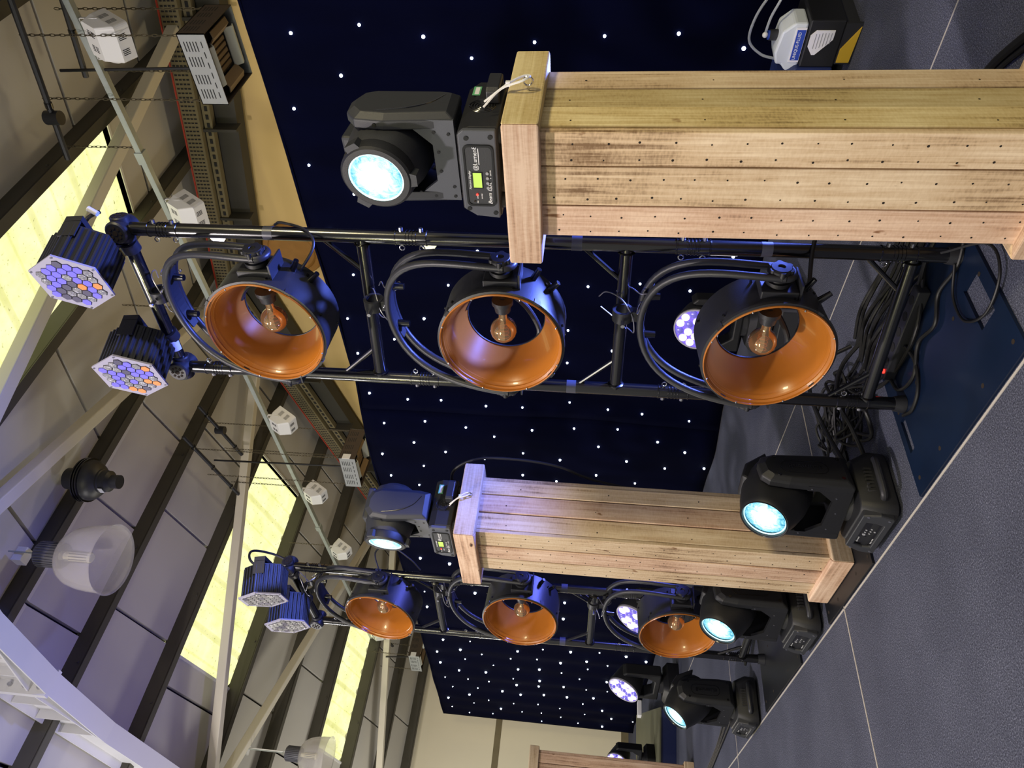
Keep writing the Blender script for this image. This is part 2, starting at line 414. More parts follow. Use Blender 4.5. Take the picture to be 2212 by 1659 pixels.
def text(s, size, material, parent, M, name='lettering', shear=0.0, depth=0.0006, align='LEFT'):
    """lettering standing in local XY of M"""
    c = bpy.data.curves.new('t', 'FONT'); c.body = s; c.size = size; c.shear = shear; c.extrude = depth; c.align_x = align; c.resolution_u = 2
    t = bpy.data.objects.new('t', c); COL.objects.link(t)
    dg = bpy.context.evaluated_depsgraph_get()
    me = bpy.data.meshes.new_from_object(t.evaluated_get(dg))
    bpy.data.objects.remove(t); bpy.data.curves.remove(c)
    me.materials.clear(); me.materials.append(MAT[material])
    o = bpy.data.objects.new(name, me); COL.objects.link(o); o.parent = parent; o.matrix_local = M
    return o
def frame(origin, xdir, ydir):
    x = Vector(xdir).normalized(); y = Vector(ydir); y = (y - x * y.dot(x)).normalized(); z = x.cross(y)
    M = Matrix.Identity(4)
    for r_ in range(3): M[r_][0] = x[r_]; M[r_][1] = y[r_]; M[r_][2] = z[r_]; M[r_][3] = origin[r_]
    return M
def rrect(y0, y1, z0, z1, r, n=4):
    pts = []
    for (cy, cz, a0) in ((y1 - r, z0 + r, -90), (y1 - r, z1 - r, 0), (y0 + r, z1 - r, 90), (y0 + r, z0 + r, 180)):
        for k in range(n + 1):
            a = R(a0 + 90 * k / n); pts.append((cy + r * cos(a), cz + r * sin(a)))
    return pts
def circ(cy, cz, r, n=24, a0=0):
    return [(cy + r * cos(a0 + 2 * pi * k / n), cz + r * sin(a0 + 2 * pi * k / n)) for k in range(n)]

# ================================================================== SETTING
GX = 6.80; EY = 14.75            # gable wall, end wall
RY = 5.90                         # ridge
def zr(y):                        # underside of the purlins
    return 4.72 + 0.2 * y if y < RY else 7.2 - 0.22 * y + (4.72 + 0.2 * RY - 7.2 + 0.22 * RY)
PT = 0.16                         # purlin depth

f = MB().box(-4, GX, -3, EY, -0.06, 0.0).build('floor', 'carpet'); tag(f, kind='structure')
# seams between the carpeted stage boards
def seam(n, x0, x1, y0, y1):
    tag(MB().box(x0, x1, y0, y1, 0.0, 0.0025).build('trim_%d' % n, 'seam', smooth=False), kind='structure')
seam(1, 1.476, 1.484, -2.5, 9.0)
seam(2, 2.728, 2.733, -2.5, 9.0)
seam(3, -1.5, 2.728, 3.073, 3.079)
seam(4, -1.5, 2.728, 5.477, 5.482)

# gable wall behind the curtain, and the end wall
gp = [(-2.5, 0), (EY, 0), (EY, zr(EY) + PT), (RY, zr(RY) + PT), (-2.5, zr(-2.5) + PT)]
tag(MB().prism(gp, GX, GX + 0.15, 'X').build('wall_gable', 'cream_gable', smooth=False), kind='structure')
we = tag(MB().box(-3, GX, EY, EY + 0.15, 0, zr(EY) + PT).build('wall_end', 'cream_end', smooth=False), kind='structure')
MB().box(-3, GX, EY - 0.012, EY, 2.44, 2.56).build('wall_rail', 'tray_tan', we, smooth=False)
MB().box(-3, GX, EY - 0.02, EY, 0.0, 0.14).build('skirting', 'tray_tan', we, smooth=False)

PURL = [-1.74, -0.60, 0.54, 1.68, 2.82, 3.96, 5.52, 6.60, 7.70, 9.00, 10.05, 11.07, 12.20, 13.33, 14.42]
ceil = MB()
for (a, b) in ((-2.5, RY), (RY, EY)):
    za, zb = zr(a) + PT + 0.10, zr(b) + PT + 0.10
    ceil.add([(-3, a, za), (GX, a, za), (GX, b, zb), (-3, b, zb), (-3, a, za + .05), (GX, a, za + .05), (GX, b, zb + .05), (-3, b, zb + .05)],
             [(0, 3, 2, 1), (4, 5, 6, 7), (0, 1, 5, 4), (1, 2, 6, 5), (2, 3, 7, 6), (3, 0, 4, 7)])
co = tag(ceil.build('ceiling', 'roof_gap', smooth=False), kind='structure')
SKY = {(2.82, 3.96): 1, (7.70, 9.00): 2, (11.07, 12.20): 3}
edges = [-2.5] + PURL + [EY]
for i in range(len(edges) - 1):
    a, b = edges[i], edges[i + 1]
    segs = [(a, b)]
    if a < RY < b: segs = [(a, RY), (RY, b)]
    off = (0.0, 0.78)[i % 2]
    xs = [-3.0] + [x for x in [2.64 + off - 1.17 * k for k in range(4, 0, -1)] + [2.64 + off + 1.17 * k for k in range(0, 4)] if -2.9 < x < GX - 0.2] + [GX - 0.06]
    for (ya, yb) in segs:
        for k in range(len(xs) - 1):
            x0, x1 = xs[k] + 0.018, xs[k + 1] - 0.018
            pieces = [(x0, x1)]
            if (a, b) in SKY:
                pieces = []
                if x0 < 2.60: pieces.append((x0, min(x1, 2.60)))
                if x1 > 5.40: pieces.append((max(x0, 5.40), x1))
            for (p0, p1) in pieces:
                if p1 - p0 < 0.05: continue
                q = MB(); za, zb = zr(ya) + PT, zr(yb) + PT
                q.add([(p0, ya, za), (p1, ya, za), (p1, yb, zb), (p0, yb, zb), (p0, ya, za + .06), (p1, ya, za + .06), (p1, yb, zb + .06), (p0, yb, zb + .06)],
                      [(0, 3, 2, 1), (4, 5, 6, 7), (0, 1, 5, 4), (1, 2, 6, 5), (2, 3, 7, 6), (3, 0, 4, 7)])
                q.build('roof_panel', 'roof_panel', co, smooth=False)
# rooflights of ribbed translucent sheet
for (a, b), n in SKY.items():
    q = MB(); vs = []; NX = 76
    for k in range(NX + 1):
        x = 2.60 + 2.80 * k / NX
        ph = (x - 2.60) % 0.35
        dz = 0.022 if ph < 0.07 else 0.0
        for y in (a, b): vs.append((x, y, zr(y) + PT + 0.03 + dz))
    q.add(vs, [(2 * k, 2 * k + 2, 2 * k + 3, 2 * k + 1) for k in range(NX)])
    wo = tag(q.build('window_%d' % n, 'skylight', smooth=False), kind='structure')
    fr = MB()
    for x in (2.57, 5.40): 
        fr.add([(x, a, zr(a) + PT - .01), (x + .03, a, zr(a) + PT - .01), (x + .03, b, zr(b) + PT - .01), (x, b, zr(b) + PT - .01),
                (x, a, zr(a) + PT + .06), (x + .03, a, zr(a) + PT + .06), (x + .03, b, zr(b) + PT + .06), (x, b, zr(b) + PT + .06)],
               [(0, 3, 2, 1), (4, 5, 6, 7), (0, 1, 5, 4), (1, 2, 6, 5), (2, 3, 7, 6), (3, 0, 4, 7)])
    fr.build('window_frame', 'white_enamel', wo, smooth=False)
# Z purlins
bolt_me = MB().cyl((0, -0.05, 0.05), (0, -0.03, 0.05), 0.014, n=6).mesh('bolt', 'purlin')
for y in PURL:
    z = zr(y); q = MB()
    q.box(-3, GX - 0.02, y - 0.035, y - 0.020, z + 0.01, z + PT + 0.02)
    q.box(-3, GX - 0.02, y - 0.035, y + 0.055, z, z + 0.014)
    q.build('purlin', 'purlin', co, smooth=False)
    for x in (2.0, 3.2, 4.4, 5.6): inst(bolt_me, 'bolt', co, (x, y, z))

# white portal rafter with bolted apex plates
def slope_box(q, x0, x1, ya, yb, d0, d1):
    za, zb = zr(ya), zr(yb)
    q.add([(x0, ya, za + d0), (x1, ya, za + d0), (x1, yb, zb + d0), (x0, yb, zb + d0), (x0, ya, za + d1), (x1, ya, za + d1), (x1, yb, zb + d1), (x0, yb, zb + d1)],
          [(0, 3, 2, 1), (4, 5, 6, 7), (0, 1, 5, 4), (1, 2, 6, 5), (2, 3, 7, 6), (3, 0, 4, 7)])
pr = thing('portal_rafter', 'white painted steel roof rafter with bolted apex plates at the roof ridge', 'beam')
PR = Matrix.Translation((1.69, 5.0, 0)) @ Matrix.Rotation(R(5.6), 4, 'Z') @ Matrix.Translation((-1.69, -5.0, 0)); pr.matrix_world = PR
for (ya, yb) in ((-2.4, RY), (RY, EY - 0.05)):
    q = MB(); slope_box(q, 1.60, 1.78, ya, yb, -0.30, -0.285); q.build('bottom_flange', 'portal_paint', pr, smooth=False)
    q = MB(); slope_box(q, 1.683, 1.697, ya, yb, -0.286, 0.085); q.build('web', 'portal_paint', pr, smooth=False)
    q = MB(); slope_box(q, 1.60, 1.78, ya, yb, 0.085, 0.10); q.build('top_flange', 'portal_paint', pr, smooth=False)
for s in (-1, 1):
    zt = zr(RY)
    MB().box(1.58, 1.80, RY + s * 0.012 - 0.012, RY + s * 0.012 + 0.012, zt - 0.46, zt + 0.12).build('apex_plate', 'portal_paint', pr, smooth=False)
    q = MB(); y1 = RY + s * 1.0; q.prism([(RY, zt - 0.44), (RY, zt - 0.28), (y1, zr(y1) - 0.28)], 1.684, 1.696, 'X'); q.build('haunch_plate', 'portal_paint', pr, smooth=False)
    q = MB(); q.add([(1.60, RY, zt - 0.46), (1.78, RY, zt - 0.46), (1.78, y1, zr(y1) - 0.30), (1.60, y1, zr(y1) - 0.30), (1.60, RY, zt - 0.445), (1.78, RY, zt - 0.445), (1.78, y1, zr(y1) - 0.285), (1.60, y1, zr(y1) - 0.285)],
          [(0, 3, 2, 1), (4, 5, 6, 7), (0, 1, 5, 4), (1, 2, 6, 5), (2, 3, 7, 6), (3, 0, 4, 7)]); q.build('haunch_flange', 'portal_paint', pr, smooth=False)
    for k in range(4):
        MB().cyl((1.64, RY + s * 0.02, zt - 0.38 + 0.13 * k), (1.64, RY + s * 0.05, zt - 0.38 + 0.13 * k), 0.017, n=6).build('bolt', 'steel', pr)
    for k in range(3):
        yy = RY + s * (0.28 + 0.3 * k)
        MB().box(1.61, 1.683, yy - 0.006, yy + 0.006, zr(yy) - 0.30, zr(yy) + 0.08).build('stiffener', 'portal_paint', pr, smooth=False)

# diagonal wind braces of square tube
def brace(label, p0, p1, wdt=0.105):
    q = MB(); p0, p1 = Vector(p0), Vector(p1); L = (p1 - p0).length
    M = frame(p0, p1 - p0, (0, 0, 1) if abs((p1 - p0).normalized().z) < 0.9 else (1, 0, 0))
    q.box(0, L, -wdt / 2, wdt / 2, -wdt / 2, wdt / 2, M)
    r = thing('roof_brace', label, 'brace', group='diagonal roof braces')
    q.build('brace_tube', 'brace_paint', r, smooth=False, bevel=0.008)
    for p, s in ((p0, 1), (p1, -1)):
        e = MB(); d = (p1 - p0).normalized() * s
        e.box(-0.02, 0.16, -0.07, 0.07, -0.006, 0.006, frame(p + d * 0.01 + Vector((0, 0, wdt / 2 + 0.008)), d, Vector((0, 0, 1)).cross(d)))
        e.build('end_plate', 'brace_paint', r, smooth=False)
brace('cream square roof brace crossing the rooflight above the near twin-lamp truss', (6.66, 2.52, zr(2.52) - 0.12), (1.83, 4.02, zr(4.02) - 0.12))
brace('cream square roof brace running from the high-bay lamp bay up to the roof ridge', (6.66, 5.95, zr(5.9) - 0.13), (1.83, 4.16, zr(4.16) - 0.12))
brace('pale square roof brace crossing the middle rooflight beside the far truss lamps', (6.66, 6.55, zr(6.55) - 0.12), (1.45, 8.86, zr(8.86) - 0.12))
brace('cream square roof brace slanting behind the far truss, between middle and far rooflights', (6.66, 11.15, zr(11.15) - 0.12), (1.45, 8.93, zr(8.93) - 0.13))
brace('yellow-lit cream roof brace just past the far rooflight', (6.66, 11.40, zr(11.4) - 0.12), (1.45, 13.43, zr(13.43) - 0.12))

# cable tray and dark channel following the gable under the roof
tr = thing('cable_tray', 'slotted cable tray with red cable following the gable above the cream wall', 'cable tray')
for (ya, yb) in ((-2.4, RY), (RY, EY - 0.05)):
    q = MB(); slope_box(q, 6.38, 6.40, ya, yb, -0.20, -0.02); q.build('tray_side', 'tray_tan', tr, smooth=False)
    q = MB(); slope_box(q, 6.40, 6.66, ya, yb, -0.20, -0.185); q.build('tray_bed', 'tray_tan', tr, smooth=False)
    sl = MB(); n = int((yb - ya) / 0.045)
    for k in range(n):
        y0 = ya + k * 0.045 + 0.01
        for zz in (-0.175, -0.137, -0.099, -0.061): slope_box(sl, 6.376, 6.381, y0, y0 + 0.014, zz, zz + 0.026)
    tag(sl.build('tray_slot', 'slot_dark', tr, smooth=False), kind='stuff')
    q = MB(); slope_box(q, 6.366, 6.380, ya, yb, -0.02, -0.006); q.build('red_cable', 'cable_red', tr, smooth=False)
ch = thing('gable_channel', 'dark steel channel below the cable tray on the cream gable wall', 'beam')
for (ya, yb) in ((-2.4, RY), (RY, EY - 0.05)):
    q = MB(); slope_box(q, 6.44, 6.52, ya, yb, -0.30, -0.215); q.build('perforated_strut', 'tray_tan', ch, smooth=False)
    q = MB(); slope_box(q, 6.55, 6.74, ya, yb, -0.52, -0.24); q.build('channel_web', 'tray_dark', ch, smooth=False)
    sl = MB(); n = int((yb - ya) / 0.09)
    for k in range(n): slope_box(sl, 6.434, 6.441, ya + k * 0.09, ya + k * 0.09 + 0.05, -0.275, -0.245)
    tag(sl.build('strut_slot', 'slot_dark', ch, smooth=False), kind='stuff')
    for k in range(int((yb - ya) / 1.1)):
        y0 = ya + 0.5 + 1.1 * k
        q = MB(); slope_box(q, 6.42, 6.56, y0, y0 + 0.03, -0.56, -0.20); q.build('hanger', 'tray_dark', ch, smooth=False)

# ================================================================== STAR CURTAIN
STARS = [(1.67,2.99),(1.63,2.58),(1.7,2.22),(1.82,1.95),(1.92,2.75),(2.13,3.1),(2.53,3.11),(2.74,2.84),(3.05,3.09),(2.47,2.31),(1.72,1.58),(1.68,1.19),(1.66,0.79),(1.74,0.43),(3.48,3.01),(3.95,3.16),(4.34,3.15),(4.84,3.14),(4.89,2.79),(5.13,3.03),(5.58,3.12),(3.53,2.27),(3.9,2.51),(3.98,2.12),(3.49,1.21),(3.95,1.35),(4.33,1.35),(3.74,2.79),(4.16,2.8),(3.2,2.02),(4.14,0.99),(4.88,2.48),(4.91,2.07),(4.91,1.74),(4.83,1.32),(4.88,0.98),(5.09,2.64),(5.13,2.26),(5.22,2.0),(5.13,1.65),(5.1,1.27),(5.07,0.88),(5.35,2.77),(5.47,2.48),(5.46,1.74),(5.56,2.11),(5.29,1.04),(5.53,1.39),(5.47,0.77),(5.74,2.73),(3.19,0.21),(3.46,0.83),(3.52,0.46),(4.26,0.57),(4.67,0.3),(4.9,0.68),(4.93,0.27),(5.15,0.52),(5.24,0.27),(5.55,0.41),(5.49,0.06),(5.84,0.66),(5.73,1.04),(5.86,1.42),(5.96,3.1),(6.11,2.83),(5.79,1.75),(7.7,3.04),(7.77,2.69),(8.42,2.75),(8.65,3.12),(9.08,3.14),(8.57,2.45),(8.65,1.3),(9.09,1.31),(10.19,3.05),(10.17,2.65),(10.48,2.82),(10.69,3.2),(10.62,2.51),(10.91,2.79),(11.12,3.2),(11.04,2.36),(10.73,2.08),(10.35,1.96),(10.23,1.59),(10.62,1.68),(10.22,1.19),(9.81,1.28),(9.84,0.92),(9.85,0.58),(10.16,0.78),(10.21,0.4),(10.31,0.11),(10.47,0.95),(10.6,0.64),(10.71,1.33),(11.11,1.98),(11.03,1.65),(11.39,2.93),(11.37,2.5),(11.1,1.31),(10.88,0.92),(10.65,0.23),(10.98,0.48),(11.78,3.2),(11.77,2.82),(11.8,2.48),(11.5,2.07),(11.48,1.65),(11.31,1.03),(11.32,0.61),(11.08,0.11),(12.22,3.12),(12.16,2.69),(11.84,2.03),(11.8,1.67),(11.65,1.27),(11.72,0.91),(11.69,0.58),(12.51,2.86),(12.2,2.28),(12.31,1.98),(12.19,1.59),(12.76,3.25),(12.68,2.54),(12.19,1.21),(12.1,0.78),(12.96,2.82),(13.28,3.24),(12.72,2.11),(12.63,1.69),(13.1,2.35),(12.46,0.94),(12.74,1.32),(12.61,0.61),(13.49,2.52),(13.17,1.98),(13.13,1.64),(13.54,2.95),(12.99,0.89),(13.06,0.43),(13.29,1.3),(13.6,1.64),(13.54,0.99),(13.57,0.56),(13.11,0.06),
 (1.1,0.6),(1.15,1.4),(1.2,2.4),(0.7,1.0),(0.6,2.0),(0.75,2.9),(0.3,1.5),(0.2,0.5)]
def cx(y):
    t = min(1, max(0, (y - 4.7) / 0.6)); t = t * t * (3 - 2 * t)
    return 4.08 * (1 - t) + 3.92 * t
def ctop(y):
    return 3.245 + 0.2 * min(1, max(0, (y - 5.5) / 8.0)) - 0.012 * abs(sin(y * 2.1))
def fold(y, z):
    a = 0.016 * sin(y * 5.3) + 0.014 * sin(y * 11.7 + 1.3) if y > 6.8 else 0.020 * sin(y * 2.2 + z * 1.9) + 0.012 * sin(y * 4.7 - z * 3.1) + 0.006 * sin(y * 9.0 + z * 5.0)
    return a * (0.4 + 0.6 * (1 - z / 3.3))
def curtain(y0, y1, label):
    q = MB(); NY = int((y1 - y0) / 0.06); NZ = 26; vs = []
    for i in range(NY + 1):
        y = y0 + (y1 - y0) * i / NY; zt = ctop(y)
        for k in range(NZ + 1):
            z = 0.004 + (zt - 0.004) * k / NZ
            vs.append((cx(y) + fold(y, z), y, z))
    fs = [(i * (NZ + 1) + k, (i + 1) * (NZ + 1) + k, (i + 1) * (NZ + 1) + k + 1, i * (NZ + 1) + k + 1) for i in range(NY) for k in range(NZ)]
    q.add(vs, fs)
    r = thing('star_curtain', label, 'curtain', (0, 0, 0), group='navy star curtains')
    c = q.build('cloth', 'curtain', r)
    so = c.modifiers.new('thick', 'SOLIDIFY'); so.thickness = 0.004; so.offset = 1
    h = MB(); h.tube([(cx(y0 + (y1 - y0) * k / 20), y0 + (y1 - y0) * k / 20, ctop(y0 + (y1 - y0) * k / 20) + 0.004) for k in range(21)], 0.012, 6)
    h.build('hem', 'curtain', r)
    return r
star_me = MB().lathe([(0.0115, 0), (0.0115, 0.005), (0.008, 0.013), (0.0001, 0.016)], 10).mesh('star_light', 'star_led')
c1 = curtain(-0.6, 5.0, 'navy star cloth behind the near pillar and the near truss, few stars')
c2 = curtain(5.0, 13.72, 'navy star cloth of the far half, dense stars up to the end wall')
for (y, z) in STARS:
    z = min(z, ctop(y) - 0.05)
    sz_ = rnd.uniform(0.75, 1.0) if y < 7 else rnd.choice((0.75, 0.85, 1.35, 1.5))
    inst(star_me, 'star_light', c1 if y < 5.0 else c2, (cx(y) + fold(y, z) - 0.003, y, z), (0, R(-90), 0), (sz_, sz_, sz_))
# uprights and crossbar that carry the curtain
st = thing('curtain_stand', 'black pipe frame carrying the navy star cloths from behind', 'stand')
for y in (-0.5, 2.4, 5.1, 8.0, 10.9, 13.6):
    MB().cyl((4.22, y, 0.0), (4.22, y, 3.17), 0.02, n=10).build('upright', 'black_satin', st)
    MB().box(4.12, 4.40, y - 0.2, y + 0.2, 0.0, 0.01).build('foot_plate', 'black_satin', st, smooth=False)
MB().tube([(4.22, -0.6, 3.17), (4.22, 13.7, 3.17)], 0.016, 8).build('crossbar', 'black_satin', st)

# ================================================================== TRUSSES
def truss(label, Rp, Lp, zR, zL, rungs):
    r = thing('goalpost_truss', label, 'truss', group='black ladder trusses')
    Rp, Lp = Vector((Rp[0], Rp[1], 0)), Vector((Lp[0], Lp[1], 0)); d = (Lp - Rp).normalized()
    nrm = Vector((d.y, -d.x, 0)) * -1      # towards the audience (-X)
    TR = 0.025
    for P, zt, s in ((Rp, zR, 1), (Lp, zL, -1)):
        c = MB().cyl(P + Vector((0, 0, 0.012)), P + Vector((0, 0, zt)), TR, n=24).build('chord', 'black_gloss', r)
        for zj in (0.20, 1.05 - 0.19, 1.96 - 0.13, zt - 0.16):
            k = MB(); pf = [(TR - 0.002, -0.06)]
            for dz in (-0.055, -0.018, -0.006, 0.006, 0.018, 0.055):
                pf += [(TR + 0.0006, dz - 0.0028), (TR + 0.003, dz - 0.0016), (TR + 0.003, dz + 0.0016), (TR + 0.0006, dz + 0.0028)]
            k.lathe(pf + [(TR - 0.002, 0.06)], 24, Matrix.Translation(P + Vector((0, 0, zj))))
            k.build('coupler_sleeve', 'black_gloss', c)
            for dz in (-0.036, 0.036):
                b = MB().cyl(P - d * s * TR * 0.9 + Vector((0, 0, zj + dz)), P - d * s * (TR + 0.012) + Vector((0, 0, zj + dz)), 0.008, n=10)
                b.build('pin', 'steel', c)
                e = MB(); ctr = P + d * s * (TR + 0.012) + nrm * 0.004 + Vector((0, 0, zj + dz))
                e.tube([ctr + (d * s * cos(t) + Vector((0, 0, 1)) * sin(t)) * 0.009 for t in [2 * pi * k / 12 for k in range(12)]], 0.0022, 6, True)
                e.build('spring_ring', 'chrome', c)
        for zt_ in (1.25, 2.35, 0.62):
            MB().cyl(P + Vector((0, 0, zt_ - 0.018)), P + Vector((0, 0, zt_ + 0.018)), TR + 0.0006, n=24).build('tape_band', 'tape', c)
    T0 = Rp + Vector((0, 0, zR)); T1 = Lp + Vector((0, 0, zL))
    MB().cyl(T0, T1, TR, n=24).build('top_bar', 'black_gloss', r)
    for T in (T0, T1):
        j = MB(); M = frame(T, nrm, d)
        j.lathe([(0.036, -0.05), (0.042, -0.044), (0.042, 0.044), (0.036, 0.05)], 24, M @ Matrix.Rotation(R(90), 4, 'Y'))
        j.lathe([(0.030, -0.05), (0.034, -0.045), (0.034, 0.045), (0.030, 0.05)], 24, M @ Matrix.Rotation(R(90), 4, 'X'))
        jo = j.build('corner_block', 'black_satin', r)
        for ax, rad in ((nrm, 0.0515), (-d if T is T0 else d, 0.0515)):
            hh = MB(); a = ax.orthogonal().normalized(); b = ax.cross(a)
            for k in range(8):
                t = 2 * pi * k / 8; c0 = T + ax * 0.049 + (a * cos(t) + b * sin(t)) * 0.021
                hh.cyl(c0, c0 + ax * 0.003, 0.0055, n=8)
            hh.cyl(T + ax * 0.049, T + ax * 0.003 + ax * 0.049, 0.009, n=10)
            hh.build('relief_hole', 'wood_hole', jo)
    for zg in rungs:
        zz = Vector((0, 0, zg))
        g = MB().cyl(Rp + zz, Lp + zz, TR * 0.92, n=20).build('rung', 'black_gloss', r)
        for P, s in ((Rp, 1), (Lp, -1)):
            w_ = MB().lathe([(TR * 0.95, -0.004), (TR + 0.006, 0), (TR * 0.95, 0.004)], 20, frame(P + zz + d * s * (TR + 0.002), nrm, (0, 0, 1)))
            w_.build('weld_bead', 'black_gloss', g)
            up_ = 1 if zg < 0.4 else (1 if s < 0 else 1)
            MB().cyl(P + zz + d * s * 0.01 + Vector((0, 0, 0.15 * up_)), P + zz + d * s * 0.13 + Vector((0, 0, 0.015 * up_)), 0.0085, n=10).build('diagonal', 'black_gloss', r)
    for P in (Rp, Lp):
        MB().cyl(P + Vector((0, 0, 0.012)), P + Vector((0, 0, 0.05)), 0.034, 0.028, n=20).build('spigot', 'black_satin', r)
    return r, d, nrm
T1R, T1L = (1.983, 1.510), (1.838, 2.090)
T2R, T2L = (1.839, 3.853), (1.768, 4.453)
t1, d1, n1 = truss('near black glossy ladder truss carrying three orange lanterns', T1R, T1L, 2.91, 2.85, (0.15, 1.08, 2.01))
t2, d2, n2 = truss('far black glossy ladder truss behind the second wooden pillar', T2R, T2L, 2.90, 2.85, (0.15, 1.08, 2.01))

# paper labels on the tubes
def sticker(name, p, ax, out, wid, hei, label, rad=0.0262):
    """label bent round a tube: p on the axis, ax along the tube, out = facing direction"""
    ax = Vector(ax).normalized(); out = Vector(out); out = (out - ax * out.dot(ax)).normalized(); sd = ax.cross(out)
    q = MB(); vs = []; N = 8; half = wid / 2 / rad
    for k in range(N + 1):
        t = -half + 2 * half * k / N
        for s in (-hei / 2, hei / 2): vs.append(Vector(p) + (out * cos(t) + sd * sin(t)) * rad + ax * s)
    q.add(vs, [(2 * k, 2 * k + 1, 2 * k + 3, 2 * k + 2) for k in range(N)])
    return q
st_ = sticker('s', (1.983, 1.510, 2.66), (0, 0, 1), (-0.5, 0.75, 0), 0.020, 0.085, '').build('paper_label', 'label_white', t1)
p_ = Vector((1.838, 2.090, 2.85)).lerp(Vector((1.983, 1.510, 2.91)), 0.20)
stk = sticker('s', p_, Vector((1.838, 2.090, 2.85)) - Vector((1.983, 1.510, 2.91)), (-0.7, -0.3, -0.6), 0.05, 0.075, '').build('paper_label', 'label_white', t1)
text('CE', 0.016, 'print_dark', stk, frame(p_ + Vector((-0.020, -0.004, -0.018)), Vector((0.1, -0.5, 0.6)), Vector((-0.14, 0.55, 0.3))), depth=0.0003)
st3 = sticker('s', (1.983, 1.510, 0.76), (0, 0, 1), (-0.5, 0.72, 0), 0.022, 0.095, '').build('paper_label', 'label_white', t1)
text('CE', 0.018, 'print_dark', st3, frame((1.9635, 1.530, 0.80), (0, 0, -1), (0.83, 0.55, 0)), depth=0.0003)
for zz, dd in ((1.77, 1), (2.55, 1)):
    e = MB(); e.prism([(0, -0.03), (0.012, -0.02), (0.018, 0), (0.012, 0.02), (0, 0.03)], -0.003, 0.003, 'X', frame(Vector((1.983, 1.51, zz)) + d1 * 0.025, n1, d1))
    e.build('lifting_eye', 'steel', t1, smooth=False)

# ------------------------------------------------------------------ steel base plates
def plate(label, x0, x1, y0, y1, material, slots):
    r = thing('base_plate', label, 'base plate', group='steel truss base plates')
    bm = bmesh.new()
    # plate with rectangular handle slots: strips around the slots
    ys = sorted({y0, y1} | {s[2] for s in slots} | {s[3] for s in slots})
    xs = sorted({x0, x1} | {s[0] for s in slots} | {s[1] for s in slots})
    q = MB(); vid = {}
    H = 0.011
    def V(x, y, z):
        k = (round(x, 4), round(y, 4), z)
        if k not in vid: vid[k] = len(q.v); q.v.append((x, y, z))
        return vid[k]
    solid = {}
    for i in range(len(xs) - 1):
        for j in range(len(ys) - 1):
            mx, my = (xs[i] + xs[i + 1]) / 2, (ys[j] + ys[j + 1]) / 2
            solid[(i, j)] = not any(s[0] < mx < s[1] and s[2] < my < s[3] for s in slots)
    for (i, j), ok in solid.items():
        if not ok: continue
        a, b, c, d = (xs[i], ys[j]), (xs[i + 1], ys[j]), (xs[i + 1], ys[j + 1]), (xs[i], ys[j + 1])
        q.f.append(tuple(V(*p, H) for p in (a, b, c, d))); q.f.append(tuple(V(*p, 0.001) for p in (d, c, b, a)))
        for (di, dj, p0, p1) in ((0, -1, a, b), (1, 0, b, c), (0, 1, c, d), (-1, 0, d, a)):
            if not solid.get((i + di, j + dj), False):
                q.f.append((V(*p0, 0.001), V(*p1, 0.001), V(*p1, H), V(*p0, H)))
    bm.free()
    q.build('plate', material, r, smooth=False)
    hm = MB().cyl((0, 0, H - 0.001), (0, 0, H + 0.0006), 0.008, n=12).mesh('bolt_hole', 'wood_hole')
    for fx in (0.08, 0.5, 0.92):
        for fy in (0.05, 0.3, 0.72, 0.95):
            inst(hm, 'bolt_hole', r, (x0 + (x1 - x0) * fx, y0 + (y1 - y0) * fy, 0))
    return r
plate('dark blue steel base plate with two handle slots under the near truss', 1.490, 2.19, 1.43, 2.18, 'plate_blue', [(1.685, 1.865, 1.475, 1.56), (1.655, 1.80, 2.115, 2.15)])
plate('black steel base plate under the second wooden pillar', 1.490, 2.05, 2.67, 3.27, 'plate_black', [])
plate('scuffed black steel base plate under the far truss', 1.490, 2.12, 3.76, 4.56, 'plate_black', [(1.66, 1.72, 3.86, 4.0)])

